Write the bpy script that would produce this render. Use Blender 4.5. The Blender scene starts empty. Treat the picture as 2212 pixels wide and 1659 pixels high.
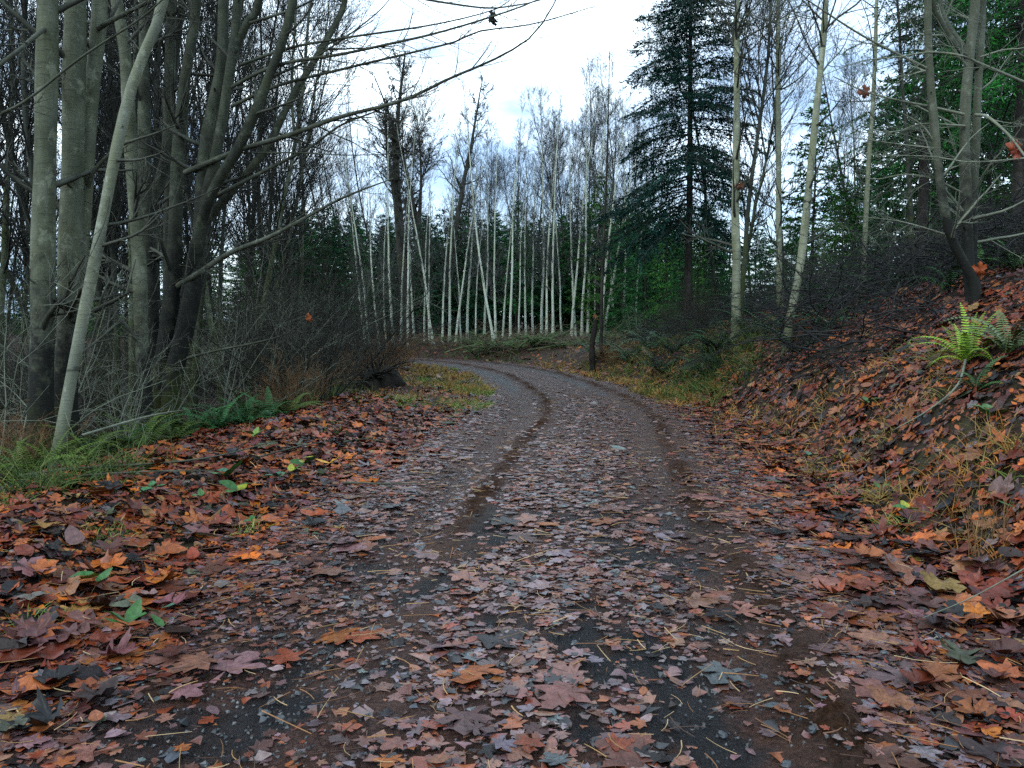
import bpy, math
import numpy as np
from mathutils import Matrix, Vector

# ------------------------------------------------------------------ camera, world, sun, exposure
scene = bpy.context.scene
COL = scene.collection
CAMZ, PITCH, FPX, K = 1.25, math.radians(4.17), 769.0, 1024.0 / 2212.0
cam_d = bpy.data.cameras.new("camera"); cam = bpy.data.objects.new("camera", cam_d); COL.objects.link(cam)
cam.location = (0, 0, CAMZ); cam.rotation_euler = (math.pi / 2 - PITCH, 0, 0)
cam_d.sensor_width = 36.0; cam_d.lens = FPX / 1024 * 36.0; cam_d.clip_end = 3000; cam_d.clip_start = 0.05
scene.camera = cam

SUN_EL, SUN_AZ = math.radians(48), math.radians(225)      # azimuth clockwise from +Y
world = bpy.data.worlds.new("World"); scene.world = world; world.use_nodes = True
wn, wl = world.node_tree.nodes, world.node_tree.links
wn.clear()
w_out = wn.new("ShaderNodeOutputWorld"); w_mix = wn.new("ShaderNodeMixShader")
w_sky = wn.new("ShaderNodeTexSky"); w_sky.sky_type = 'NISHITA'; w_sky.sun_disc = False
w_sky.sun_elevation = SUN_EL; w_sky.sun_rotation = SUN_AZ
b_sky = wn.new("ShaderNodeBackground"); b_sky.inputs[1].default_value = 0.12
b_cl = wn.new("ShaderNodeBackground"); b_cl.inputs[1].default_value = 1.0
tc = wn.new("ShaderNodeTexCoord"); mp = wn.new("ShaderNodeMapping"); mp.inputs['Scale'].default_value = (1.0, 1.0, 2.6)
mp.inputs['Location'].default_value = (6.65, 3.43, 1.8)
nz = wn.new("ShaderNodeTexNoise"); nz.inputs['Scale'].default_value = 2.1; nz.inputs['Detail'].default_value = 6; nz.inputs['Roughness'].default_value = 0.55
rp = wn.new("ShaderNodeValToRGB"); rp.color_ramp.elements[0].position = 0.36; rp.color_ramp.elements[1].position = 0.52
rp.color_ramp.elements[0].color = (0.25, 0.25, 0.25, 1)
nz2 = wn.new("ShaderNodeTexNoise"); nz2.inputs['Scale'].default_value = 3.4; nz2.inputs['Detail'].default_value = 5
rp2 = wn.new("ShaderNodeValToRGB"); rp2.color_ramp.elements[0].position = 0.40; rp2.color_ramp.elements[1].position = 0.64
rp2.color_ramp.elements[0].color = (0.27, 0.40, 0.58, 1); rp2.color_ramp.elements[1].color = (1.17, 1.38, 1.50, 1)
wl.new(tc.outputs['Generated'], mp.inputs['Vector']); wl.new(mp.outputs[0], nz.inputs['Vector']); wl.new(mp.outputs[0], nz2.inputs['Vector'])
wl.new(nz.outputs['Fac'], rp.inputs[0]); wl.new(nz2.outputs['Fac'], rp2.inputs[0])
wl.new(w_sky.outputs[0], b_sky.inputs[0]); wl.new(rp2.outputs[0], b_cl.inputs[0])
wl.new(rp.outputs[0], w_mix.inputs[0]); wl.new(b_sky.outputs[0], w_mix.inputs[1]); wl.new(b_cl.outputs[0], w_mix.inputs[2])
wl.new(w_mix.outputs[0], w_out.inputs[0])

sun_d = bpy.data.lights.new("sun", 'SUN'); sun_d.energy = 0.8; sun_d.angle = math.radians(35); sun_d.color = (1.0, 0.98, 0.95)
sun = bpy.data.objects.new("sun", sun_d); COL.objects.link(sun)
sd = Vector((math.sin(SUN_AZ) * math.cos(SUN_EL), math.cos(SUN_AZ) * math.cos(SUN_EL), math.sin(SUN_EL)))
sun.rotation_euler = sd.to_track_quat('Z', 'Y').to_euler()
scene.cycles.use_denoising = False
vs = scene.view_settings
vs.view_transform = 'Standard'; vs.look = 'None'; vs.gamma = 1.0; vs.use_curve_mapping = False; vs.exposure = 1.28

# ------------------------------------------------------------------ helpers: pixels of the 2212-wide view to places
CT, ST = math.cos(PITCH), math.sin(PITCH)
def ray(u, v):
    xc = (u * K - 512) / FPX; yc = (384 - v * K) / FPX
    return np.array([xc, CT + yc * ST, -ST + yc * CT])
def P(u, v, d):
    return np.array([0, 0, CAMZ]) + ray(u, v) * d
def unit(a):
    return a / np.maximum(np.linalg.norm(a, axis=-1, keepdims=True), 1e-9)
def smooth(a, b, x):
    t = np.clip((x - a) / (b - a), 0, 1); return t * t * (3 - 2 * t)

# value noise
_perm = np.random.default_rng(5).random((256, 256))
def vnoise(x, y):
    xi, yi = np.floor(x).astype(int), np.floor(y).astype(int)
    fx, fy = x - xi, y - yi
    fx = fx * fx * (3 - 2 * fx); fy = fy * fy * (3 - 2 * fy)
    g = lambda a, b: _perm[a & 255, b & 255]
    return (g(xi, yi) * (1 - fx) + g(xi + 1, yi) * fx) * (1 - fy) + (g(xi, yi + 1) * (1 - fx) + g(xi + 1, yi + 1) * fx) * fy
def fbm(x, y, o=3):
    s = 0; a = 0.5
    for i in range(o):
        s = s + a * (vnoise(x + 17.3 * i, y - 9.1 * i) - 0.5); x, y, a = x * 2.03, y * 2.03, a * 0.5
    return s

# the road's centre line
_pts = np.array([(-6, -60), (-2.2, -30), (-0.7, -12), (-0.3, -4), (-0.1, 1.5), (0.16, 4.2), (0.55, 7.4), (0.95, 11), (1.02, 14), (0.72, 17.4),
                 (-0.1, 22.3), (-1.5, 26.6), (-4.2, 30.6), (-8.5, 33.4), (-15, 35.2), (-25, 35.5), (-42, 33), (-80, 24), (-160, 5)], float)
def catmull(p, n):
    out = []
    q = np.vstack([2 * p[0] - p[1], p, 2 * p[-1] - p[-2]])
    for i in range(1, len(q) - 2):
        t = np.linspace(0, 1, n, endpoint=False)[:, None]
        out.append(0.5 * (2 * q[i] + (q[i + 1] - q[i - 1]) * t + (2 * q[i - 1] - 5 * q[i] + 4 * q[i + 1] - q[i + 2]) * t ** 2 + (-q[i - 1] + 3 * q[i] - 3 * q[i + 1] + q[i + 2]) * t ** 3))
    out.append(q[-2:-1])
    return np.vstack(out)
CURVE = catmull(_pts, 60)
_seg = np.linalg.norm(np.diff(CURVE, axis=0), axis=1)
_arc = np.concatenate([[0], np.cumsum(_seg)])
_i0 = np.argmin(np.abs(CURVE[:, 1]) + (np.abs(CURVE[:, 0]) > 3) * 99)
_arc = _arc - _arc[_i0]
_ta = np.linspace(_arc[0], _arc[-1], 480)
_ta = np.unique(np.concatenate([_ta, np.linspace(-4, 50, 160)]))
RC = np.stack([np.interp(_ta, _arc, CURVE[:, 0]), np.interp(_ta, _arc, CURVE[:, 1])], 1)
RT = unit(np.gradient(RC, axis=0))
def road_st(x, y):
    x = np.asarray(x, float).ravel(); y = np.asarray(y, float).ravel()
    s = np.empty_like(x); t = np.empty_like(x)
    for a in range(0, len(x), 20000):
        b = slice(a, a + 20000)
        dx = x[b, None] - RC[None, :, 0]; dy = y[b, None] - RC[None, :, 1]
        d2 = dx * dx + dy * dy
        i = d2.argmin(1); r = np.arange(len(i))
        ddx, ddy = dx[r, i], dy[r, i]
        sg = np.sign(RT[i, 1] * ddx - RT[i, 0] * ddy)
        s[b] = sg * np.sqrt(d2[r, i]); t[b] = _ta[i] + ddx * RT[i, 0] + ddy * RT[i, 1]
    return s, t
def height_raw(x, y, s, t):
    ds = np.maximum(s - 2.15, 0)
    near = 1 - 0.82 * smooth(14, 27, t)
    bank = near * (1.5 * (1 - np.exp(-0.34 * ds * smooth(0, 0.8, ds))) + 0.17 * np.minimum(ds, 60)) + 0.25 * smooth(0, 1.5, ds)
    dl = np.maximum(-s - 3.5, 0)
    left = -1.3 * (1 - np.exp(-0.16 * dl)) + 0.10 * smooth(1.7, 2.8, -s)
    far = smooth(60, 160, np.hypot(x, y))
    z = bank + left * (1 - far) + far * 6 * fbm(x * 0.01 + 3, y * 0.01, 2)
    off = smooth(1.6, 3.0, np.abs(s))
    z = z + off * ((0.26 + 0.22 * smooth(2.2, 3.2, s)) * fbm(x * 0.8, y * 0.8, 3) + 0.10 * smooth(2.3, 3.0, s) * fbm(x * 3.1, y * 3.1, 2) + 0.5 * smooth(3, 8, np.abs(s)) * fbm(x * 0.22 + 5, y * 0.22, 2))
    return z
TX0, TX1, TY0, TY1, TST = -32.0, 32.0, -4.0, 62.0, 0.16
_gx = np.arange(TX0, TX1, TST); _gy = np.arange(TY0, TY1, TST)
_GX, _GY = np.meshgrid(_gx, _gy, indexing='ij')
_ts, _tt = road_st(_GX, _GY)
_ts = _ts.reshape(_GX.shape); _tt = _tt.reshape(_GX.shape)
_th = height_raw(_GX, _GY, _ts, _tt)
def table(tab, x, y):
    fx = np.clip((np.asarray(x, float) - TX0) / TST, 0, len(_gx) - 1.001); fy = np.clip((np.asarray(y, float) - TY0) / TST, 0, len(_gy) - 1.001)
    i, j = fx.astype(int), fy.astype(int); a, b = fx - i, fy - j
    return (tab[i, j] * (1 - a) + tab[i + 1, j] * a) * (1 - b) + (tab[i, j + 1] * (1 - a) + tab[i + 1, j + 1] * a) * b
def H(x, y): return table(_th, x, y)
def S_(x, y): return table(_ts, x, y)
def T_(x, y): return table(_tt, x, y)
def hz(x, y):
    if TX0 < x < TX1 - 1 and TY0 < y < TY1 - 1: return float(H(x, y))
    s, t = road_st([x], [y]); return float(height_raw(np.array([x]), np.array([y]), s, t)[0])
def SP(u, d, dz=0.0):
    """ground point in column u at distance d"""
    x = (u * K - 512) / FPX * d; return np.array([x, d, hz(x, d) + dz])
def GP(u, v):
    """where the line of sight through (u, v) meets the ground"""
    r = ray(u, v); t = 1.2
    while t < 55:
        p = np.array([0, 0, CAMZ]) + r * t
        if p[2] < hz(p[0], p[1]): break
        t *= 1.006
    return np.array([p[0], p[1], hz(p[0], p[1])])

# ------------------------------------------------------------------ mesh building
def mesh(name, V, Q=None, T=None, mat=None, col=None, attr=None, smooth_=True, luv=None):
    me = bpy.data.meshes.new(name)
    V = np.asarray(V, np.float32)
    me.vertices.add(len(V)); me.vertices.foreach_set('co', V.ravel())
    nq = 0 if Q is None else len(Q); nt = 0 if T is None else len(T)
    loops = np.concatenate([np.asarray(a, np.int32).ravel() for a in (Q, T) if a is not None and len(a)])
    starts = np.concatenate([np.arange(nq) * 4, nq * 4 + np.arange(nt) * 3]).astype(np.int32)
    me.loops.add(len(loops)); me.loops.foreach_set('vertex_index', loops)
    me.polygons.add(nq + nt); me.polygons.foreach_set('loop_start', starts)
    me.polygons.foreach_set('use_smooth', np.full(nq + nt, smooth_))
    me.update(calc_edges=True)
    if col is not None:
        c = np.ones((len(V), 4), np.float32); c[:, :3] = col
        me.color_attributes.new('col', 'FLOAT_COLOR', 'POINT').data.foreach_set('color', c.ravel())
    if attr is not None:
        for k, a in attr.items():
            me.attributes.new(k, 'FLOAT', 'POINT').data.foreach_set('value', np.asarray(a, np.float32))
    if luv is not None: me.attributes.new('luv', 'FLOAT_VECTOR', 'POINT').data.foreach_set('vector', np.asarray(luv, np.float32).ravel())
    if mat is not None: me.materials.append(mat)
    return me
def obj(name, me, parent=None, loc=None):
    o = bpy.data.objects.new(name, me); COL.objects.link(o)
    if parent is not None: o.parent = parent
    if loc is not None: o.location = loc
    return o
def tag(o, label, cat, group=None, kind=None):
    if label: o['label'] = label
    if cat: o['category'] = cat
    if group: o['group'] = group
    if kind: o['kind'] = kind
    return o
def thing(name, label, cat, loc, rz=0.0, group=None):
    return_o = obj(name, None, loc=loc); return_o.rotation_euler = (0, 0, rz); return_o.empty_display_size = 0.2
    return tag(return_o, label, cat, group)
def dup(root, loc, rot=(0, 0, 0), sc=1.0, label=None, group=None):
    r = root.copy(); COL.objects.link(r); r.location = loc; r.rotation_euler = rot; r.scale = (sc, sc, sc) if np.isscalar(sc) else sc
    if label: r['label'] = label
    if group: r['group'] = group
    for ch in root.children:
        c = ch.copy(); COL.objects.link(c); c.parent = r
        for g in ch.children:
            d = g.copy(); COL.objects.link(d); d.parent = c
    return r
class Soup:
    def __init__(s): s.V, s.Q, s.T, s.C, s.U, s.n = [], [], [], [], [], 0
    def add(s, V, Q=None, T=None, col=None, luv=None):
        V = np.asarray(V, float).reshape(-1, 3)
        if Q is not None and len(Q): s.Q.append(np.asarray(Q) + s.n)
        if T is not None and len(T): s.T.append(np.asarray(T) + s.n)
        if col is not None: s.C.append(np.broadcast_to(col, (len(V), 3)))
        if luv is not None: s.U.append(luv)
        s.V.append(V); s.n += len(V); return s
    def tube(s, Pt, R, k=5, col=None):
        V, Q = tubes(Pt, R, k); return s.add(V, Q, col=col)
    def mesh(s, name, mat, off=None, smooth_=True):
        V = np.vstack(s.V)
        if off is not None: V = V - np.asarray(off)
        return mesh(name, V, np.vstack(s.Q) if s.Q else None, np.vstack(s.T) if s.T else None, mat, np.vstack(s.C) if s.C else None, smooth_=smooth_, luv=np.vstack(s.U) if s.U else None)
def tubes(Pt, R, k):
    Pt = np.asarray(Pt, float); R = np.asarray(R, float)
    if Pt.ndim == 2: Pt = Pt[None]; R = R[None]
    T, m = Pt.shape[:2]
    tg = unit(np.gradient(Pt, axis=1))
    ov = unit(Pt[:, -1] - Pt[:, 0])
    ref = np.where(np.abs(ov[:, 2:3]) > 0.8, np.array([[1.0, 0.13, 0]]), np.array([[0.1, 0, 1.0]]))[:, None, :]
    n1 = unit(np.cross(tg, ref)); n2 = np.cross(tg, n1)
    a = np.arange(k) / k * 2 * np.pi
    V = Pt[:, :, None, :] + R[:, :, None, None] * (np.cos(a)[:, None] * n1[:, :, None, :] + np.sin(a)[:, None] * n2[:, :, None, :])
    i, j = np.meshgrid(np.arange(m - 1), np.arange(k), indexing='ij')
    j2 = (j + 1) % k
    q = np.stack([i * k + j, i * k + j2, (i + 1) * k + j2, (i + 1) * k + j], -1).reshape(-1, 4)
    Q = (q[None] + (np.arange(T) * m * k)[:, None, None]).reshape(-1, 4)
    return V.reshape(-1, 3), Q
def grow(rng, p0, d0, ln, m, up=0.0, wob=0.1):
    n = len(p0); d = unit(np.array(d0, float)); p = np.array(p0, float); out = [p]
    st = (np.asarray(ln) / (m - 1))[:, None]
    for i in range(m - 1):
        d = unit(d + np.array([0, 0, 1.0]) * np.asarray(up).reshape(-1, 1) / (m - 1) + rng.normal(0, wob, (n, 3)))
        p = p + d * st; out.append(p)
    return np.stack(out, 1)
def along(Pt, R, idx, f):
    m = Pt.shape[1]; x = f * (m - 1); i = np.minimum(x.astype(int), m - 2); a = (x - i)[:, None]
    p = Pt[idx, i] * (1 - a) + Pt[idx, i + 1] * a
    t = unit(Pt[idx, i + 1] - Pt[idx, i]); r = R[idx, i] * (1 - a[:, 0]) + R[idx, i + 1] * a[:, 0]
    return p, t, r
def side(rng, t, ang):
    n = len(t); w = rng.normal(0, 1, (n, 3)); w = unit(w - (w * t).sum(1, keepdims=True) * t)
    return np.cos(ang)[:, None] * t + np.sin(ang)[:, None] * w
def taper(r0, m, tip=0.25, pw=1.0):
    f = np.linspace(0, 1, m) ** pw
    return np.asarray(r0)[:, None] * (1 - (1 - tip) * f)[None]
def spawn(rng, Pt, R, n, lo, hi, ang, ln, m, up, wob, rk, tip=0.3, rmin=0.002):
    """n side shoots on every tube of Pt"""
    idx = np.repeat(np.arange(len(Pt)), n); f = rng.uniform(lo, hi, len(idx))
    p, t, r = along(Pt, R, idx, f)
    d = side(rng, t, rng.normal(ang, 0.18, len(idx)))
    L = ln(f, idx) * rng.uniform(0.65, 1.25, len(idx))
    q = grow(rng, p, d, L, m, up, wob)
    rr = np.maximum(r * rk, rmin)
    return q, np.maximum(taper(rr, m, tip), rmin * 0.7)
def spline(pts, n):
    pts = np.asarray(pts, float); c = catmull(pts, 14)
    L = np.concatenate([[0], np.cumsum(np.linalg.norm(np.diff(c, axis=0), axis=1))])
    x = np.linspace(0, L[-1], n)
    return np.stack([np.interp(x, L, c[:, i]) for i in range(3)], 1)

# ------------------------------------------------------------------ materials
def newmat(name):
    m = bpy.data.materials.new(name); m.use_nodes = True; nt = m.node_tree
    return m, nt, nt.nodes['Principled BSDF']
def N(nt, typ, **kw):
    n = nt.nodes.new(typ)
    for k, v in kw.items():
        if k in n.inputs: n.inputs[k].default_value = v
        else: setattr(n, k, v)
    return n
def ramp(nt, stops):
    r = nt.nodes.new('ShaderNodeValToRGB'); e = r.color_ramp.elements
    while len(e) < len(stops): e.new(0.5)
    for i, (p, c) in enumerate(stops):
        e[i].position = p; e[i].color = (*c, 1) if len(c) == 3 else c
    return r
def noise(nt, vec, scale, detail=4, rough=0.55, mscale=None):
    n = N(nt, 'ShaderNodeTexNoise', Scale=scale, Detail=detail, Roughness=rough)
    if mscale is not None:
        mp = N(nt, 'ShaderNodeMapping'); mp.inputs['Scale'].default_value = mscale
        nt.links.new(vec, mp.inputs[0]); vec = mp.outputs[0]
    nt.links.new(vec, n.inputs['Vector']); return n.outputs['Fac']
def mixc(nt, fac, a, b):
    m = nt.nodes.new('ShaderNodeMix'); m.data_type = 'RGBA'
    for s, v in ((0, fac), (6, a), (7, b)):
        if hasattr(v, 'is_linked'): nt.links.new(v, m.inputs[s])
        else: m.inputs[s].default_value = v if s == 0 else ((*v, 1) if len(v) == 3 else v)
    return m.outputs[2]
def math_(nt, op, a, b=0.0):
    m = nt.nodes.new('ShaderNodeMath'); m.operation = op
    for i, v in ((0, a), (1, b)):
        if hasattr(v, 'is_linked'): nt.links.new(v, m.inputs[i])
        else: m.inputs[i].default_value = v
    return m.outputs[0]
def bump(nt, b, h, strength=0.4, dist=0.01):
    n = N(nt, 'ShaderNodeBump', Strength=strength, Distance=dist); nt.links.new(h, n.inputs['Height']); nt.links.new(n.outputs[0], b.inputs['Normal'])
def bark(name, dark, light, scar=0.5, scarcol=(0.012, 0.012, 0.012), moss=0.0, mosstop=1.5, basedark=0.0, basetop=1.0, fleck=0.0, rough=0.75, tint=0.3):
    m, nt, b = newmat(name); L = nt.links
    tcn = N(nt, 'ShaderNodeTexCoord'); v = tcn.outputs['Object']
    sep = N(nt, 'ShaderNodeSeparateXYZ'); L.new(v, sep.inputs[0]); z = sep.outputs[2]
    n1 = noise(nt, v, 3.0, 6, 0.6, (1, 1, 0.5))
    r1 = ramp(nt, [(0.35, dark), (0.65, light)]); L.new(n1, r1.inputs[0]); c = r1.outputs[0]
    n0 = noise(nt, v, 9.0, 5, 0.65, (1, 1, 0.12)); r0_ = ramp(nt, [(0.42, (0, 0, 0)), (0.62, (1, 1, 1))]); L.new(n0, r0_.inputs[0])
    c = mixc(nt, math_(nt, 'MULTIPLY', r0_.outputs[0], 0.55), c, tuple(a * k for a, k in zip(dark, (1.05, 1.0, 0.62))))
    n3 = noise(nt, v, 30.0, 5, 0.75, (1, 1, 2.2))
    if fleck:
        r3 = ramp(nt, [(0.62, (0, 0, 0)), (0.72, (1, 1, 1))]); L.new(n3, r3.inputs[0])
        c = mixc(nt, math_(nt, 'MULTIPLY', r3.outputs[0], fleck), c, (0.34, 0.37, 0.32))
    n2 = noise(nt, v, 5.0, 3, 0.6, (1.0, 1.0, 9.0))
    r2 = ramp(nt, [(0.59, (0, 0, 0)), (0.66, (1, 1, 1))]); L.new(n2, r2.inputs[0])
    c = mixc(nt, math_(nt, 'MULTIPLY', r2.outputs[0], scar * 0.45), c, scarcol)
    n8 = noise(nt, v, 4.5, 6, 0.75, (1, 1, 0.8)); r8 = ramp(nt, [(0.56, (0, 0, 0)), (0.63, (1, 1, 1))]); L.new(n8, r8.inputs[0])
    c = mixc(nt, math_(nt, 'MULTIPLY', r8.outputs[0], 0.55), c, tuple(min(0.6, a * 1.55) for a in light))
    n6 = noise(nt, v, 1.5, 4, 0.65, (1.0, 1.0, 5.5)); r6 = ramp(nt, [(0.64, (0, 0, 0)), (0.68, (1, 1, 1))]); L.new(n6, r6.inputs[0])
    c = mixc(nt, math_(nt, 'MULTIPLY', r6.outputs[0], scar), c, scarcol)
    n7 = noise(nt, v, 2.2, 5, 0.7); r7 = ramp(nt, [(0.54, (0, 0, 0)), (0.70, (1, 1, 1))]); L.new(n7, r7.inputs[0])
    c = mixc(nt, math_(nt, 'MULTIPLY', r7.outputs[0], tint), c, (0.050, 0.058, 0.018))
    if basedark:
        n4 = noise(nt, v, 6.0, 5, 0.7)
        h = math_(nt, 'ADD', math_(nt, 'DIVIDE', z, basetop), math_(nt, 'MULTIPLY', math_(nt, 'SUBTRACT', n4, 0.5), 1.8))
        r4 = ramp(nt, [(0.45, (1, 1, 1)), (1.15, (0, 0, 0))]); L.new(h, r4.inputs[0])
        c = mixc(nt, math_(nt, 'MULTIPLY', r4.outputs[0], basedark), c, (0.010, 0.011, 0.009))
    if moss:
        n5 = noise(nt, v, 4.0, 5, 0.65)
        h = math_(nt, 'ADD', math_(nt, 'DIVIDE', z, mosstop), math_(nt, 'MULTIPLY', math_(nt, 'SUBTRACT', n5, 0.5), 2.6))
        r5 = ramp(nt, [(0.45, (1, 1, 1)), (0.8, (0, 0, 0))]); L.new(h, r5.inputs[0])
        c = mixc(nt, math_(nt, 'MULTIPLY', r5.outputs[0], moss), c, (0.045, 0.060, 0.008))
    L.new(c, b.inputs['Base Color']); b.inputs['Roughness'].default_value = rough; b.inputs['Specular IOR Level'].default_value = 0.15
    bump(nt, b, math_(nt, 'ADD', n2, n3), 0.35, 0.012)
    return m
def plain(name, c1, c2, rough=0.7, scale=4.0, spec=0.12, trans=0.0):
    m, nt, b = newmat(name); tcn = N(nt, 'ShaderNodeTexCoord')
    n1 = noise(nt, tcn.outputs['Object'], scale, 4, 0.6); r = ramp(nt, [(0.3, c1), (0.7, c2)])
    nt.links.new(n1, r.inputs[0]); nt.links.new(r.outputs[0], b.inputs['Base Color'])
    b.inputs['Roughness'].default_value = rough; b.inputs['Specular IOR Level'].default_value = spec
    return m
def colmat(name, rough=0.5, spec=0.5, source='attr', var=0.35, scale=30.0, bumpy=0.0, sub=0.0):
    """colour from the mesh's own per-leaf colour or the object's colour, mottled"""
    m, nt, b = newmat(name); L = nt.links
    if source == 'attr':
        a = N(nt, 'ShaderNodeAttribute'); a.attribute_name = 'col'; c = a.outputs['Color']
    else:
        a = N(nt, 'ShaderNodeObjectInfo'); c = a.outputs['Color']
    tcn = N(nt, 'ShaderNodeTexCoord'); n1 = noise(nt, tcn.outputs['Object'], scale, 4, 0.65)
    r = ramp(nt, [(0.3, (1 - var,) * 3), (0.7, (1 + var * 0.6,) * 3)]); L.new(n1, r.inputs[0])
    mm = nt.nodes.new('ShaderNodeMix'); mm.data_type = 'RGBA'; mm.blend_type = 'MULTIPLY'; mm.inputs[0].default_value = 1
    L.new(c, mm.inputs[6]); L.new(r.outputs[0], mm.inputs[7]); L.new(mm.outputs[2], b.inputs['Base Color'])
    b.inputs['Roughness'].default_value = rough; b.inputs['Specular IOR Level'].default_value = spec
    if bumpy: bump(nt, b, n1, bumpy, 0.006)
    return m
def leafmat(name, source, rough, spec=0.5):
    m = colmat(name, rough, spec, source, var=0.5, scale=26 if source == 'attr' else 5, bumpy=0.35); nt = m.node_tree; L = nt.links; b = nt.nodes['Principled BSDF']
    a = N(nt, 'ShaderNodeAttribute'); a.attribute_name = 'luv'; sep = N(nt, 'ShaderNodeSeparateXYZ'); L.new(a.outputs['Vector'], sep.inputs[0])
    y = math_(nt, 'ADD', sep.outputs[1], 0.40)
    ang = math_(nt, 'ARCTAN2', sep.outputs[0], y)
    fr = math_(nt, 'ABSOLUTE', math_(nt, 'SUBTRACT', math_(nt, 'FRACT', math_(nt, 'ADD', math_(nt, 'DIVIDE', ang, 0.62), 0.5)), 0.5))
    rad = math_(nt, 'SQRT', math_(nt, 'ADD', math_(nt, 'MULTIPLY', sep.outputs[0], sep.outputs[0]), math_(nt, 'MULTIPLY', y, y)))
    dist = math_(nt, 'MULTIPLY', fr, rad)
    r = ramp(nt, [(0.006, (1, 1, 1)), (0.020, (0, 0, 0))]); L.new(dist, r.inputs[0])
    src = b.inputs['Base Color'].links[0].from_socket
    vein = nt.nodes.new('ShaderNodeMix'); vein.data_type = 'RGBA'; vein.blend_type = 'MULTIPLY'; vein.inputs[0].default_value = 1; vein.inputs[7].default_value = (0.5, 0.42, 0.36, 1); L.new(src, vein.inputs[6])
    c = mixc(nt, math_(nt, 'MULTIPLY', r.outputs[0], 0.7), src, vein.outputs[2])
    # brown freckles of decay
    tcn = N(nt, 'ShaderNodeTexCoord'); nn = noise(nt, tcn.outputs['Object'], 60 if source == 'attr' else 11, 4, 0.7); rr = ramp(nt, [(0.60, (0, 0, 0)), (0.68, (1, 1, 1))]); L.new(nn, rr.inputs[0])
    c = mixc(nt, math_(nt, 'MULTIPLY', rr.outputs[0], 0.6), c, (0.028, 0.016, 0.012))
    L.new(c, b.inputs['Base Color']); return m
M = {}
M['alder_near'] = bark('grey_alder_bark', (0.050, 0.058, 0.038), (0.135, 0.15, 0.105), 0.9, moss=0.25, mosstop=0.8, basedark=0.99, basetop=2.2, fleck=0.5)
M['alder_pale'] = bark('pale_leaning_bark', (0.12, 0.135, 0.10), (0.21, 0.23, 0.175), 0.6, fleck=0.4, moss=0.3, mosstop=0.5)
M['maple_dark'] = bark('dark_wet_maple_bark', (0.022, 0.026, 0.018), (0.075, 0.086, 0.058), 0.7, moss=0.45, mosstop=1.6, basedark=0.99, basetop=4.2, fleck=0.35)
M['limb'] = bark('limb_bark', (0.035, 0.040, 0.030), (0.095, 0.105, 0.078), 0.4, fleck=0.2)
M['birch'] = bark('birch_bark', (0.12, 0.135, 0.09), (0.26, 0.28, 0.20), 0.95, scarcol=(0.03, 0.03, 0.025), moss=0.5, mosstop=1.0)
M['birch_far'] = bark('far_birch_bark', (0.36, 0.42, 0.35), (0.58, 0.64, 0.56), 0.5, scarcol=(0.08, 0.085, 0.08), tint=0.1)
M['thicket'] = bark('thicket_bark', (0.014, 0.017, 0.013), (0.052, 0.060, 0.047), 0.5, moss=0.5, mosstop=3.0, fleck=0.3)
M['mottled'] = bark('mottled_bark', (0.045, 0.055, 0.036), (0.23, 0.255, 0.19), 0.9, moss=0.6, mosstop=6.0, fleck=0.6)
M['fir_bark'] = bark('fir_bark', (0.015, 0.014, 0.012), (0.05, 0.045, 0.04), 0.4)
M['gnarly'] = bark('gnarly_bark', (0.014, 0.015, 0.012), (0.045, 0.046, 0.036), 0.3)
M['twig_grey'] = plain('grey_twig', (0.026, 0.029, 0.022), (0.075, 0.082, 0.062), 0.7)
M['twig_dark'] = plain('dark_twig', (0.011, 0.012, 0.010), (0.038, 0.040, 0.033), 0.7)
M['twig_far'] = plain('far_twig', (0.040, 0.042, 0.040), (0.095, 0.10, 0.09), 0.8)
M['twig_pale'] = plain('pale_twig', (0.085, 0.10, 0.072), (0.19, 0.21, 0.155), 0.6)
M['slash'] = plain('grey_brown_slash', (0.05, 0.042, 0.03), (0.15, 0.125, 0.085), 0.7)
M['brush_dark'] = plain('wet_dark_brush', (0.006, 0.007, 0.007), (0.028, 0.029, 0.028), 0.6)
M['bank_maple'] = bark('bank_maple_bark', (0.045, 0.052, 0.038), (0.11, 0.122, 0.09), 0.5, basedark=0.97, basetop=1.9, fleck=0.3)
M['brush'] = plain('brush_stems', (0.012, 0.012, 0.009), (0.055, 0.053, 0.038), 0.75)
M['redbrush'] = plain('red_brown_stems', (0.10, 0.056, 0.026), (0.24, 0.14, 0.068), 0.75)
M['fir_needles'] = colmat('fir_needles', 0.6, 0.10, scale=3.0)
M['leaf_attr'] = leafmat('fallen_leaves', 'attr', 0.38, 0.22)
M['leaf_wet'] = leafmat('trodden_wet_leaves', 'attr', 0.31, 0.48)
M['leaf_obj'] = leafmat('single_leaf', 'obj', 0.38, 0.25)
M['frond'] = colmat('fern_frond', 0.5, 0.25, 'obj', scale=8)
M['grass'] = colmat('grass_blades', 0.6, 0.15, scale=5)
M['stone'] = plain('wet_stone', (0.014, 0.017, 0.02), (0.05, 0.058, 0.062), 0.35, 12.0, 0.5)
M['gravel'] = colmat('gravel', 0.4, 0.5)
M['cutwood'] = plain('broken_wood', (0.12, 0.05, 0.02), (0.26, 0.12, 0.05), 0.7, 20)
M['char'] = plain('rotten_black_wood', (0.008, 0.008, 0.007), (0.03, 0.026, 0.02), 0.8, 9)

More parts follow.
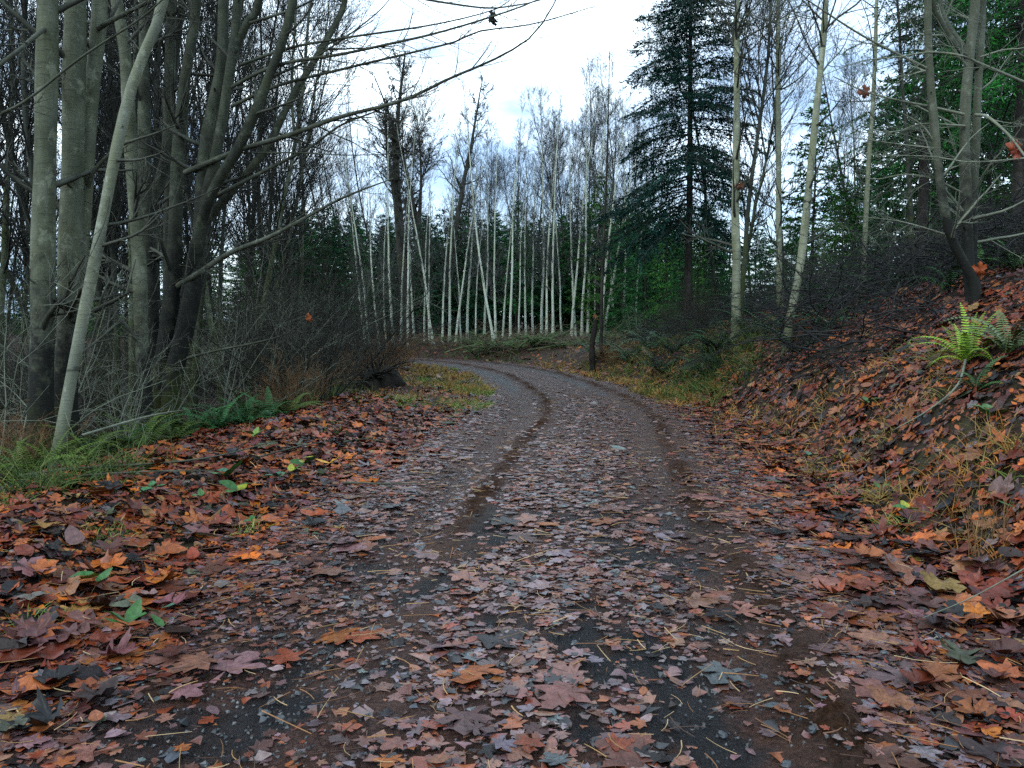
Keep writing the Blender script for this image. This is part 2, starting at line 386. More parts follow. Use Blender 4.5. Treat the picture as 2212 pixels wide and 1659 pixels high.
def ground_mat():
    m, nt, b = newmat('forest_floor'); L = nt.links
    tcn = N(nt, 'ShaderNodeTexCoord'); v = tcn.outputs['Object']
    n1 = noise(nt, v, 9.0, 6, 0.7); r1 = ramp(nt, [(0.3, (0.008, 0.005, 0.004)), (0.5, (0.026, 0.014, 0.009)), (0.7, (0.060, 0.030, 0.018))]); L.new(n1, r1.inputs[0])
    n2 = noise(nt, v, 0.55, 4, 0.6); r2 = ramp(nt, [(0.50, (0, 0, 0)), (0.66, (1, 1, 1))]); L.new(n2, r2.inputs[0])
    c = mixc(nt, math_(nt, 'MULTIPLY', r2.outputs[0], 0.6), r1.outputs[0], (0.030, 0.034, 0.012))
    L.new(c, b.inputs['Base Color']); b.inputs['Roughness'].default_value = 0.75; b.inputs['Specular IOR Level'].default_value = 0.15
    bump(nt, b, n1, 0.9, 0.05); return m
def road_mat():
    m, nt, b = newmat('leafy_gravel_track'); L = nt.links
    tcn = N(nt, 'ShaderNodeTexCoord'); v = tcn.outputs['Object']
    a = N(nt, 'ShaderNodeAttribute'); a.attribute_name = 'rut'; rut = a.outputs['Fac']
    a2 = N(nt, 'ShaderNodeAttribute'); a2.attribute_name = 'lip'; lip = a2.outputs['Fac']
    a3 = N(nt, 'ShaderNodeAttribute'); a3.attribute_name = 'bare'; bare = a3.outputs['Fac']
    n1 = noise(nt, v, 48.0, 7, 0.8)
    mash = ramp(nt, [(0.36, (0.012, 0.007, 0.006)), (0.48, (0.060, 0.030, 0.024)), (0.58, (0.12, 0.064, 0.052)), (0.70, (0.19, 0.12, 0.105))]); L.new(n1, mash.inputs[0])
    n2 = noise(nt, v, 3.2, 5, 0.65); warm = ramp(nt, [(0.45, (0, 0, 0)), (0.65, (1, 1, 1))]); L.new(n2, warm.inputs[0])
    c = mixc(nt, math_(nt, 'MULTIPLY', warm.outputs[0], 0.45), mash.outputs[0], (0.11, 0.050, 0.022))
    n3 = noise(nt, v, 95.0, 6, 0.8)
    grav = ramp(nt, [(0.36, (0.009, 0.010, 0.012)), (0.5, (0.042, 0.042, 0.044)), (0.66, (0.12, 0.122, 0.13))]); L.new(n3, grav.inputs[0])
    n4 = noise(nt, v, 2.1, 6, 0.7)
    g = math_(nt, 'ADD', math_(nt, 'ADD', math_(nt, 'MULTIPLY', rut, 0.52), bare), math_(nt, 'MULTIPLY', math_(nt, 'SUBTRACT', n4, 0.55), 2.2))
    gr = ramp(nt, [(0.25, (0, 0, 0)), (0.6, (1, 1, 1))]); L.new(g, gr.inputs[0])
    c = mixc(nt, math_(nt, 'MULTIPLY', gr.outputs[0], 0.85), c, grav.outputs[0])
    a4 = N(nt, 'ShaderNodeAttribute'); a4.attribute_name = 'patch'
    blk = ramp(nt, [(0.40, (0.004, 0.006, 0.008)), (0.55, (0.018, 0.024, 0.028)), (0.70, (0.075, 0.090, 0.10))]); L.new(n3, blk.inputs[0])
    c = mixc(nt, math_(nt, 'MULTIPLY', a4.outputs['Fac'], 0.92), c, blk.outputs[0])
    n5 = noise(nt, v, 11.0, 6, 0.75)
    l = ramp(nt, [(0.22, (0, 0, 0)), (0.80, (1, 1, 1))]); L.new(math_(nt, 'MULTIPLY', lip, math_(nt, 'ADD', math_(nt, 'MULTIPLY', n5, 0.9), 0.35)), l.inputs[0])
    nl = ramp(nt, [(0.40, (0.012, 0.006, 0.003)), (0.60, (0.060, 0.028, 0.011))]); L.new(n1, nl.inputs[0])
    c = mixc(nt, math_(nt, 'MULTIPLY', l.outputs[0], 0.88), c, nl.outputs[0])
    L.new(c, b.inputs['Base Color'])
    rr = ramp(nt, [(0.3, (0.20, 0.20, 0.20)), (0.7, (0.42, 0.42, 0.42))]); L.new(n4, rr.inputs[0]); L.new(math_(nt, 'MAXIMUM', rr.outputs[0], math_(nt, 'MULTIPLY', l.outputs[0], 0.95)), b.inputs['Roughness']); L.new(math_(nt, 'SUBTRACT', 0.42, math_(nt, 'MULTIPLY', l.outputs[0], 0.38)), b.inputs['Specular IOR Level'])
    bump(nt, b, math_(nt, 'ADD', n1, math_(nt, 'MULTIPLY', n3, 0.8)), 1.0, 0.035)
    return m
M['ground'] = ground_mat(); M['road'] = road_mat()

# ------------------------------------------------------------------ the ground and the track
def build_ground():
    a = math.asinh(420 / 7.0); xs = 7.0 * np.sinh(np.linspace(-a, a, 230))
    b0, b1 = math.asinh(-60 / 9.0), math.asinh(600 / 9.0); ys = 8 + 9.0 * np.sinh(np.linspace(b0, b1, 230))
    X, Y = np.meshgrid(xs, ys, indexing='ij'); s, t = road_st(X, Y); s = s.reshape(X.shape); t = t.reshape(X.shape)
    Z = height_raw(X, Y, s, t) - 0.12 * (1 - smooth(1.1, 1.75, np.abs(s)))
    n = len(ys); i, j = np.meshgrid(np.arange(len(xs) - 1), np.arange(n - 1), indexing='ij')
    Q = np.stack([i * n + j, (i + 1) * n + j, (i + 1) * n + j + 1, i * n + j + 1], -1).reshape(-1, 4)
    o = obj('ground', mesh('ground', np.stack([X, Y, Z], -1).reshape(-1, 3), Q, None, M['ground']))
    o['kind'] = 'structure'; o['label'] = 'forest floor of brown leaf litter and soil rising to the bank'; return o
GROUND = build_ground()
RUT_L, RUT_R = -0.80, 0.80
def rut_profile(s, t):
    w = 0.07 * np.sin(t * 0.7) + 0.02 * np.sin(t * 1.9 + 1)
    g = lambda c, q: np.exp(-((s - c - w * 0.6) / q) ** 2)
    return g(RUT_L - 0.03, 0.24 + 0.12 * (1 - smooth(3, 6, t))) + 0.9 * g(RUT_R, 0.22), (g(RUT_L + 0.31, 0.18) * (0.35 + 0.65 * smooth(3.0, 5.0, t)) + 0.95 * g(RUT_R + 0.22, 0.20)) * (0.9 + 0.12 * np.sin(t * 3.1) * np.sin(t * 1.3 + s * 5))
def bare_patch(x, y, s, t):
    return smooth(0.10, 0.15, fbm(x * 2.9 + 70.3, y * 2.3 + 3.7, 3) + 0.06 * np.exp(-((s - RUT_R + 0.1) / 0.35) ** 2)) * (1 - smooth(4, 7, t)) * smooth(0, 1, 1.6 - np.abs(s))
def build_road():
    tv = np.unique(np.concatenate([np.arange(-8, 12, 0.06), np.arange(12, 34, 0.12), np.arange(34, 110, 0.5)]))
    sv = np.linspace(-2.05, 2.05, 74)
    cx = np.interp(tv, _ta, RC[:, 0]); cy = np.interp(tv, _ta, RC[:, 1]); tx = np.interp(tv, _ta, RT[:, 0]); ty = np.interp(tv, _ta, RT[:, 1])
    Tv, Sv = np.meshgrid(tv, sv, indexing='ij')
    X = cx[:, None] + ty[:, None] * Sv; Y = cy[:, None] - tx[:, None] * Sv
    rut, lip = rut_profile(Sv, Tv)
    base = height_raw(X, Y, Sv, Tv)
    edge = smooth(1.55, 2.05, np.abs(Sv) + 0.25 * fbm(X * 1.3, Y * 1.3, 2))
    Z = base + 0.004 - 0.055 * rut + 0.060 * lip * (0.3 + vnoise(X * 9, Y * 9)) + 0.02 * np.exp(-(Sv / 0.7) ** 2) + 0.022 * fbm(X * 5, Y * 5, 3) + 0.012 * fbm(X * 24, Y * 24, 2) - 0.10 * edge
    bare = -0.34 + 0.62 * smooth(9, 20, Tv) - 0.45 * smooth(0.9, 1.6, np.abs(Sv)) * (1 - 0.75 * smooth(15, 20, Tv))
    n = len(sv); i, j = np.meshgrid(np.arange(len(tv) - 1), np.arange(n - 1), indexing='ij')
    Q = np.stack([i * n + j, i * n + j + 1, (i + 1) * n + j + 1, (i + 1) * n + j], -1).reshape(-1, 4)
    o = obj('road', mesh('road', np.stack([X, Y, Z], -1).reshape(-1, 3), Q, None, M['road'], attr={'patch': bare_patch(X, Y, Sv, Tv).ravel(), 'rut': rut.ravel(), 'lip': lip.ravel(), 'bare': bare.ravel()}))
    o['kind'] = 'structure'; o['label'] = 'leaf strewn gravel forest road with two wheel ruts bending out of sight'; return o
ROAD = build_road()
def surf(x, y):
    """walking surface incl. the ruts"""
    s, t = S_(x, y), T_(x, y); rut, lip = rut_profile(s, t)
    on = (np.abs(s) < 1.75)
    return H(x, y) + np.where(on, 0.006 - 0.055 * rut + 0.034 * lip + 0.02 * np.exp(-(s / 0.7) ** 2), 0.0)

# ------------------------------------------------------------------ fallen leaves
def maple_outline(rng, fine):
    half = np.array([(0.05, -0.02), (0.20, -0.10), (0.42, -0.06), (0.37, 0.06), (0.29, 0.15), (0.48, 0.20), (0.66, 0.42), (0.53, 0.45), (0.47, 0.53), (0.25, 0.43), (0.27, 0.57), (0.36, 0.70), (0.21, 0.74), (0.12, 0.87)])
    if not fine: half = half[[0, 2, 4, 6, 8, 9, 11, 13]]
    half = half + rng.normal(0, 0.028, half.shape)
    tip = np.array([[rng.normal(0, 0.03), 1.0]])
    left = half[::-1] * [-1, 1] + rng.normal(0, 0.02, half.shape)
    return np.vstack([half, tip, left])
def leaf_proto(rng, kind, fine, curl):
    ring_ = fine is True; fine = fine is not False
    if kind == 'maple':
        o = maple_outline(rng, fine); c = np.array([0, 0.22])
    else:
        a = np.linspace(-1.35, 2 * np.pi - 1.35 - 0.45, 13 if fine else 7)
        o = np.stack([0.27 * np.cos(a) * (1 - 0.25 * np.sin(a)) * (1 + 0.10 * np.sin(9 * a)), 0.5 + 0.5 * np.sin(a) + 0.07 * np.clip(np.sin(a) - 0.7, 0, 1) * 3], 1) + rng.normal(0, 0.012, (len(a), 2)); c = np.array([0, 0.45])
    pts = [c]; pts += list(o)
    n = len(o)
    tri = [(0, 1 + i, 1 + (i + 1) % n) for i in range(n)]
    V = np.zeros((n + 1, 3)); V[:, :2] = np.array(pts) - [0, 0.4]
    if ring_:   # an inner ring so that the blade can buckle
        ring = (V[1:] - V[0]) * 0.55 + V[0]; V = np.vstack([V, ring]); k = n + 1
        tri = []
        for i in range(n):
            j = (i + 1) % n
            tri += [(0, k + i, k + j), (k + i, 1 + i, 1 + j), (k + i, 1 + j, k + j)]
    x, y = V[:, 0], V[:, 1]
    ph = rng.uniform(0, 6.28, 3)
    V[:, 2] = curl * (0.55 * np.abs(x) * rng.uniform(-0.3, 1.2) + 0.5 * x * x * rng.uniform(-0.5, 1.6) + 0.7 * y * y * rng.uniform(-0.6, 1.4) + 0.10 * np.sin(9 * x + ph[0]) + 0.08 * np.sin(8 * y + ph[1]))
    V[:, 2] -= V[:, 2].min() * 0.6
    # stalk
    if kind == 'maple':
        k = len(V); b = V[1:n + 1].mean(0)
        st = np.array([(-0.009, -0.40, V[0, 2]), (0.009, -0.40, V[0, 2]), (0.07 + rng.normal(0, 0.1), -0.95, 0.06 * curl), (0.05, -0.95, 0.05 * curl)])
        V = np.vstack([V, st]); tri += [(k, k + 1, k + 2), (k, k + 2, k + 3)]
    return V, np.array(tri)
lr = np.random.default_rng(11)
FINE = [leaf_proto(lr, 'maple' if i < 9 else 'oval', True, [0.25, 0.45, 0.75][i % 3]) for i in range(12)]
FLATF = [leaf_proto(lr, 'maple' if i < 7 else 'oval', True, 0.12) for i in range(8)]
MID = [leaf_proto(lr, 'maple' if i < 8 else 'oval', None, [0.25, 0.45, 0.7][i % 3]) for i in range(11)]
COARSE = [leaf_proto(lr, 'maple' if i < 6 else 'oval', False, [0.3, 0.5, 0.8][i % 3]) for i in range(9)]
def scrap(rng):
    n = 6; a = np.sort(rng.uniform(0, 6.28, n)); r = rng.uniform(0.2, 0.75, n); V = np.zeros((n, 3)); V[:, 0] = r * np.cos(a); V[:, 1] = r * np.sin(a); V[:, 2] = rng.normal(0, 0.05, n)
    return V, np.array([(0, i, i + 1) for i in range(1, n - 1)])
SMALL = [leaf_proto(lr, 'oval', False, [0.3, 0.6, 0.9][i % 3]) for i in range(4)] + [scrap(lr) for i in range(4)]
for V_, T_s in SMALL[4:]: V_[:, 2] *= 3
SMALL += COARSE[:3]
FLATC = [leaf_proto(lr, 'maple', False, 0.08) for i in range(4)] + [leaf_proto(lr, 'oval', False, 0.08)] + [scrap(lr) for i in range(6)]
PAL_VERGE = np.array([(0.200, 0.044, 0.012), (0.245, 0.072, 0.020), (0.115, 0.024, 0.011), (0.180, 0.072, 0.034), (0.088, 0.034, 0.030), (0.33, 0.088, 0.009), (0.120, 0.074, 0.068), (0.060, 0.018, 0.012), (0.105, 0.088, 0.090), (0.19, 0.105, 0.032), (0.022, 0.012, 0.010), (0.008, 0.007, 0.007), (0.105, 0.040, 0.042), (0.055, 0.062, 0.038), (0.16, 0.030, 0.011)])
W_VERGE = np.array([14, 14, 12, 11, 7, 7, 3, 10, 2, 4, 9, 12, 7, 2, 9.0]); W_VERGE /= W_VERGE.sum()
PAL_ROAD = np.array([(0.150, 0.066, 0.050), (0.120, 0.044, 0.028), (0.20, 0.062, 0.018), (0.125, 0.100, 0.112), (0.085, 0.048, 0.050), (0.165, 0.074, 0.048), (0.055, 0.024, 0.019), (0.075, 0.090, 0.090), (0.012, 0.009, 0.009), (0.135, 0.070, 0.070), (0.190, 0.130, 0.128), (0.17, 0.038, 0.014)])
W_ROAD = np.array([13, 11, 9, 7, 11, 11, 9, 3, 14, 12, 6, 7.0]); W_ROAD /= W_ROAD.sum()
def frames(nrm, yaw):
    a = np.stack([np.cos(yaw), np.sin(yaw), 0 * yaw], 1); x = unit(a - (a * nrm).sum(1, keepdims=True) * nrm); y = np.cross(nrm, x)
    return np.stack([x, y, nrm], -1)
def ground_normal(x, y):
    e = 0.12; hx = (H(x + e, y) - H(x - e, y)) / (2 * e); hy = (H(x, y + e) - H(x, y - e)) / (2 * e)
    return unit(np.stack([-hx, -hy, np.ones_like(hx)], 1))
def in_view(x, y, z, mu=1.0):
    dx, dy, dz = x, y, z - CAMZ
    d = dy * CT - dz * ST; yc = dy * ST + dz * CT
    return d, 512 + FPX * dx / d, 384 - FPX * yc / d
def scatter(rng, bands, accept):
    xs, ys = [], []
    for d0, d1, dens in bands:
        half = 0.80 * d1 + 0.6; n = int(dens * (d1 - d0) * 2 * half)
        x = rng.uniform(-half, half, n); y = rng.uniform(d0, d1, n)
        k = np.abs(x) < 0.80 * y + 0.6; x, y = x[k], y[k]
        k = rng.random(len(x)) < accept(x, y); xs.append(x[k]); ys.append(y[k])
    return np.concatenate(xs), np.concatenate(ys)
def leaf_soup(protos, which, pos, Rm, size, col):
    sp = Soup()
    for k, (V, T) in enumerate(protos):
        m = np.where(which == k)[0]
        if not len(m): continue
        W = np.einsum('nij,vj->nvi', Rm[m] * size[m, None, None], V) + pos[m, None, :]
        F = (T[None] + (np.arange(len(m)) * len(V))[:, None, None]).reshape(-1, 3)
        sp.add(W, None, F, np.repeat(col[m], len(V), 0), np.tile(V, (len(m), 1)))
    return sp
BIG = []     # candidates for single leaves
def verge_leaves():
    rng = np.random.default_rng(21)
    def acc(x, y):
        s, t = S_(x, y), T_(x, y)
        L = smooth(1.25, 1.9, -s + 0.5 * fbm(x * 1.2, y * 1.2, 2)) * (1 - smooth(3.7, 5.5, -s)) * (1 - 0.55 * smooth(13, 17, t) * smooth(1.3, 2.2, -s))
        Rr = smooth(1.15, 1.8, s + 0.5 * fbm(x * 1.2, y * 1.2, 2)) * (1 - 0.7 * smooth(4.2, 6.5, s)) * (1 - 0.35 * smooth(14, 19, t))
        return np.clip(L + Rr, 0, 1) * (0.85 + 0.6 * fbm(x * 0.9, y * 0.9, 2) - 0.9 * smooth(2.2, 3.0, s) * np.clip(fbm(x * 1.7 + 9, y * 1.7, 3) - 0.02, 0, 1) * 2) * (t < 40)
    x, y = scatter(rng, [(1.2, 4, 1000), (4, 8, 690), (8, 14, 400), (14, 24, 130), (24, 42, 30)], acc)
    n = len(x); z = H(x, y); s = S_(x, y)
    dist = np.hypot(x, y)
    nrm = ground_normal(x, y); deep = smooth(1.4, 2.4, np.abs(s))
    lump = lambda a, b: 0.16 * fbm(a * 4.3 + 11, b * 4.3, 2)
    lz = lump(x, y); e_ = 0.03; nrm = unit(nrm - np.stack([(lump(x + e_, y) - lz) / e_, (lump(x, y + e_) - lz) / e_, 0 * x], 1) * (0.8 * deep)[:, None]); z = z + deep * np.maximum(lz + 0.01, -0.01)
    nrm = unit(nrm + rng.normal(0, 1, (n, 3)) * (0.05 + 0.26 * deep * rng.random(n))[:, None])
    size = np.where(rng.random(n) < 0.08, rng.uniform(0.10, 0.16, n), rng.uniform(0.032, 0.082, n))
    size = size * (1 + 0.45 * smooth(9, 25, dist))
    pos = np.stack([x, y, z + 0.006 + deep * rng.uniform(0, 0.035, n)], 1)
    col = PAL_VERGE[rng.choice(len(PAL_VERGE), n, p=W_VERGE)] * rng.uniform(0.7, 1.25, (n, 1)) * (1 + rng.normal(0, 0.06, (n, 3)))
    # purplish wet patches against orange fresh patches
    pt = fbm(x * 0.6 + 31, y * 0.6, 2)[:, None]
    col = np.clip(col * (1 + pt * np.array([[0.5, 0.1, -0.5]])), 0.006, 0.6)
    Rm = frames(nrm, rng.uniform(0, 6.28, n))
    return x, y, pos, Rm, size, col, dist
def road_leaves():
    rng = np.random.default_rng(22)
    def acc(x, y):
        s, t = S_(x, y), T_(x, y); rut, lip = rut_profile(s, t)
        return (np.abs(s) < 1.9) * (1 - (0.70 + 0.24 * smooth(5, 9, t)) * np.clip(rut * 1.1, 0, 1)) * (1 - 0.70 * np.clip(lip, 0, 1)) * (1 - 0.80 * bare_patch(x, y, s, t)) * (0.62 + 0.9 * fbm(x * 1.1 + 7, y * 1.1, 3)) * (1 - 0.6 * smooth(12, 20, t))
    x, y = scatter(rng, [(1.2, 4, 2600), (4, 8, 1900), (8, 14, 760), (14, 30, 260)], acc)
    n = len(x); s = S_(x, y); dist = np.hypot(x, y)
    nrm = unit(ground_normal(x, y) + rng.normal(0, 1, (n, 3)) * rng.uniform(0.02, 0.11, (n, 1)))
    size = np.where(rng.random(n) < 0.010, rng.uniform(0.10, 0.19, n), 0.018 + 0.062 * rng.random(n) ** 1.9)
    pos = np.stack([x, y, surf(x, y) + 0.004 + 0.012 * rng.random(n)], 1)
    col = PAL_ROAD[rng.choice(len(PAL_ROAD), n, p=W_ROAD)] * rng.uniform(0.7, 1.25, (n, 1)) * (1 + rng.normal(0, 0.05, (n, 3)))
    return x, y, pos, frames(nrm, rng.uniform(0, 6.28, n)), size, np.clip(col, 0.006, 0.6), dist
def build_leaves():
    rng = np.random.default_rng(23)
    for nm, data, pf, pc, quota, parent, lab in (('leaf_litter', verge_leaves(), FINE, COARSE, 190, GROUND, 'thick litter of brown and rust maple leaves covering verges and bank'),
                                              ('trodden_leaves', road_leaves(), FLATF, FLATC, 110, ROAD, 'flattened purple brown leaves and leaf scraps pressed on the road')):
        x, y, pos, Rm, size, col, dist = data
        d, px, py = in_view(x, y, pos[:, 2])
        inv = (px > 10) & (px < 1014) & (py < 765) & (d > 0.5)
        score = np.where(inv, size / np.maximum(d, 0.3), 0)
        top = np.argsort(-score)[:quota]; rest = np.ones(len(x), bool); rest[top] = False
        pos[top, 2] += 0.022 if nm == 'leaf_litter' else 0.006
        # single leaves: parts of the ground
        mlist = []
        for k, (V, T) in enumerate(pf): mlist.append(mesh('leaf', V, None, T, M['leaf_obj'], luv=V))
        for i in top:
            o = bpy.data.objects.new('leaf', mlist[rng.integers(len(pf))]); COL.objects.link(o); o.parent = parent
            mt = Matrix.Identity(4)
            for a in range(3):
                for b in range(3): mt[a][b] = Rm[i, a, b] * size[i]
                mt[a][3] = pos[i, a]
            o.matrix_world = mt; o.color = (*[float(c) for c in col[i]], 1)
        sp = Soup(); near = rest & (dist < 3.6) & (size > 0.10); mid = rest & ~near & (dist < 5.6) & (size > 0.072) & (nm == 'leaf_litter'); far = rest & ~near & ~mid; sml = far & ((size < 0.062) | (dist > 11)) & (nm == 'leaf_litter'); far = far & ~sml
        for msk, pr in ((near, pf), (mid, MID), (far, pc), (sml, SMALL)):
            ii = np.where(msk)[0]
            if not len(ii): continue
            q = leaf_soup(pr, rng.integers(0, len(pr), len(ii)), pos[ii], Rm[ii], size[ii], col[ii])
            sp.add(np.vstack(q.V), None, np.vstack(q.T), np.vstack(q.C), np.vstack(q.U))
        o = obj(nm, sp.mesh(nm, M['leaf_attr' if nm == 'leaf_litter' else 'leaf_wet'], smooth_=True)); tag(o, lab, 'leaves', kind='stuff')
        print(nm, len(x), sp.n)
build_leaves()

# straw, needles and twiglets lying about; gravel in the ruts
def build_litter():
    rng = np.random.default_rng(31)
    x, y = scatter(rng, [(1.3, 4, 75), (4, 8, 55), (8, 14, 25)], lambda x, y: 0.35 + 0.65 * (np.abs(S_(x, y)) < 1.7))
    k = S_(x, y) > -4; x, y = x[k], y[k]; n = len(x)
    nrm = unit(ground_normal(x, y) + rng.normal(0, 0.08, (n, 3))); Rm = frames(nrm, rng.uniform(0, 6.28, n))
    L = rng.uniform(0.03, 0.13, n) * np.where(rng.random(n) < 0.08, 2.2, 1); u = np.linspace(-0.5, 0.5, 4)
    bend = rng.normal(0, 0.14, n)
    lift = np.where(np.abs(S_(x, y)) < 1.7, 0.026, 0.07)
    loc = np.stack([u[None] * L[:, None], bend[:, None] * (0.25 - u[None] ** 2) * L[:, None] * 2, np.zeros((n, 4))], -1)
    Pt = np.einsum('nij,nvj->nvi', Rm, loc) + np.stack([x, y, surf(x, y) + lift], 1)[:, None]
    pal = np.array([(0.34, 0.21, 0.09), (0.27, 0.14, 0.06), (0.17, 0.09, 0.05), (0.07, 0.045, 0.035), (0.42, 0.30, 0.16)])
    c = pal[rng.integers(0, 5, n)]; V, Q = tubes(Pt, taper(rng.uniform(0.0011, 0.003, n), 4, 0.6), 3)
    me = mesh('straw', V, Q, None, M['grass'], np.repeat(c, 12, 0))
    tag(obj('straw_litter', me), 'straw coloured grass stalks and twig bits scattered on the leaves', 'straw', kind='stuff')
    # gravel
    x, y = scatter(rng, [(1.3, 4, 900), (4, 8, 420), (8, 16, 110), (16, 34, 40)], lambda x, y: np.clip((np.abs(S_(x, y)) < 1.7) * (0.10 + 0.9 * np.clip(rut_profile(S_(x, y), T_(x, y))[0], 0, 1) + 1.3 * np.clip(fbm(x * 1.1 + 40, y * 1.1, 3), 0, 1)), 0, 1))
    n = len(x); oc = np.array([(1, 0, 0), (0, 1, 0), (-1, 0, 0), (0, -1, 0), (0, 0, 1.0), (0, 0, -1.0)]); of = np.array([(0, 1, 4), (1, 2, 4), (2, 3, 4), (3, 0, 4), (1, 0, 5), (2, 1, 5), (3, 2, 5), (0, 3, 5)])
    r = rng.uniform(0.003, 0.010, n) * np.where(rng.random(n) < 0.05, 1.9, 1)
    Rm = frames(unit(rng.normal(0, 0.5, (n, 3)) + [0, 0, 1]), rng.uniform(0, 6.28, n))
    V = np.einsum('nij,nvj->nvi', Rm * r[:, None, None], oc[None] * rng.uniform(0.6, 1.3, (n, 6, 1))) + np.stack([x, y, surf(x, y) + r * 0.3], 1)[:, None]
    pal = np.array([(0.015, 0.018, 0.02), (0.035, 0.04, 0.044), (0.06, 0.066, 0.07), (0.04, 0.03, 0.025), (0.085, 0.09, 0.09)])
    me = mesh('gravel', V.reshape(-1, 3), None, (of[None] + (np.arange(n) * 6)[:, None, None]).reshape(-1, 3), M['gravel'], np.repeat(pal[rng.integers(0, 5, n)], 6, 0), smooth_=False)
    tag(obj('gravel', me), 'fine wet grey gravel showing through in the wheel ruts', 'gravel', kind='stuff')
build_litter()

# ------------------------------------------------------------------ trees: shared machinery
def bare_tree(seed, h, r0, f0, n1, ln1, ang1, n2, n3, up=0.6, lean=(0, 0), wob=0.03, tw=0.004, forks=0, l2=0.42, l3=0.45, k1=4):
    """trunk soup and crown soup with the base at the origin"""
    rng = np.random.default_rng(seed)
    d0 = np.array([[lean[0], lean[1], 1.0]])
    P0 = grow(rng, np.array([[0, 0, -0.25]]), d0, np.array([h]), 16, 0.15, wob); R0 = taper([r0], 16, 0.08, 0.9)
    R0[:, 0] *= 1.35; R0[:, 1] *= 1.05
    if forks:
        q, rr = spawn(rng, P0, R0, forks, 0.3, 0.6, 0.35, lambda f, i: h * (1 - f) * 0.9, 16, 0.4, wob, 0.75, 0.1)
        P0 = np.concatenate([P0, q]); R0 = np.concatenate([R0, rr])
    tr = Soup().tube(P0, R0, 8)
    q1, r1 = spawn(rng, P0, R0, n1, f0, 0.98, ang1, lambda f, i: ln1 * h * (0.25 + 0.9 * (1 - f) ** 0.8), 7, up, 0.09, 0.42, 0.2, tw)
    q2, r2 = spawn(rng, q1, r1, n2, 0.12, 0.97, 0.75, lambda f, i: np.linalg.norm(q1[i, -1] - q1[i, 0], axis=1) * l2 * (1.1 - 0.6 * f), 5, up * 0.5, 0.12, 0.55, 0.3, tw * 0.8)
    cr = Soup().tube(q1, r1, k1).tube(q2, r2, 3)
    if n3:
        q3, r3 = spawn(rng, q2, r2, n3, 0.15, 1.0, 0.7, lambda f, i: np.linalg.norm(q2[i, -1] - q2[i, 0], axis=1) * l3, 3, up * 0.3, 0.12, 0.7, 0.5, tw * 0.65)
        cr.tube(q3, r3, 3)
    return tr, cr
def make_tree(name, parts, mt, mc, loc=(0, 0, -60)):
    """prototype: an empty with a trunk and a crown, to be copied"""
    e = obj(name, None, loc=loc)
    obj('trunk', parts[0].mesh('trunk', M[mt]), e); obj('crown', parts[1].mesh('crown', M[mc]), e)
    return e
def drop(e):
    for c in list(e.children): bpy.data.objects.remove(c)
    bpy.data.objects.remove(e)
ORD = 'first second third fourth fifth sixth seventh eighth ninth tenth eleventh twelfth thirteenth fourteenth fifteenth sixteenth seventeenth eighteenth nineteenth twentieth'.split()
ORD += ['twenty-' + o for o in ORD[:9]] + ['thirtieth'] + ['thirty-' + o for o in ORD[:9]] + ['fortieth'] + ['forty-' + o for o in ORD[:9]]
def ranked(objs, text, cat, group):
    objs = sorted(objs, key=column)
    for i, o in enumerate(objs): tag(o, text.format(ORD[i]) if i < len(ORD) else text.format('last'), cat, group)
def column(o):
    l = o.location; return l.x / max(l.y, 0.1)

# -------- far stand of pale trunks beyond the bend
prot = [make_tree('birch_tree', bare_tree(100 + i, 12.6 + i % 3, 0.092 - 0.008 * (i % 3), 0.20, 30, 0.16, 0.55, 6, 4, 0.9, ((i - 2.5) * 0.02, 0), 0.022, 0.0085, k1=3), 'birch_far', 'twig_far') for i in range(5)]
rng = np.random.default_rng(41)
far_u = [(165, 560, -6), (190, 560, -7), (250, 580, -8), (335, 570, -4), (435, 590, -5), (480, 510, -1), (600, 600, -9), (655, 550, 4), (700, 550, 1), (740, 550, 5), (820, 525, 6), (930, 510, 6), (990, 655, -13), (1000, 530, -2),
         (1095, 590, -3), (1200, 460, 2), (1300, 450, 3), (1330, 500, 2), (1370, 470, -2), (1490, 450, 1), (1520, 450, -1), (1560, 450, 5), (1595, 430, 2), (1675, 480, 5), (1700, 470, 7), (1780, 420, -4), (1830, 420, 1), (290, 545, -3), (385, 530, 2), (540, 520, -4), (575, 530, 3), (780, 515, -2), (870, 505, 3), (1045, 500, 4), (1150, 470, -3), (1245, 455, 2), (1430, 450, -3), (1640, 440, 3), (1900, 430, 2)]
far = []
for i, (zx, zy, ln) in enumerate(far_u):
    u = 737 + zx / 3; d = 35.5 + (600 - zy) / 180 * 4.5 + rng.uniform(-0.6, 0.6)
    far.append(dup(prot[i % 5], SP(u, d), (0, math.radians(ln * 0.7), rng.uniform(-0.3, 0.3)), rng.uniform(0.80, 0.95) * (0.9 if u < 1150 else 1.08) * (0.8 if i > 26 else 1)))
far.sort(key=column)
for i, o in enumerate(far):
    tag(o, f'slender pale barked birch, {ORD[i]} from the left in the row beyond the bend', 'tree', 'pale birches beyond the bend')
for e in prot: drop(e)

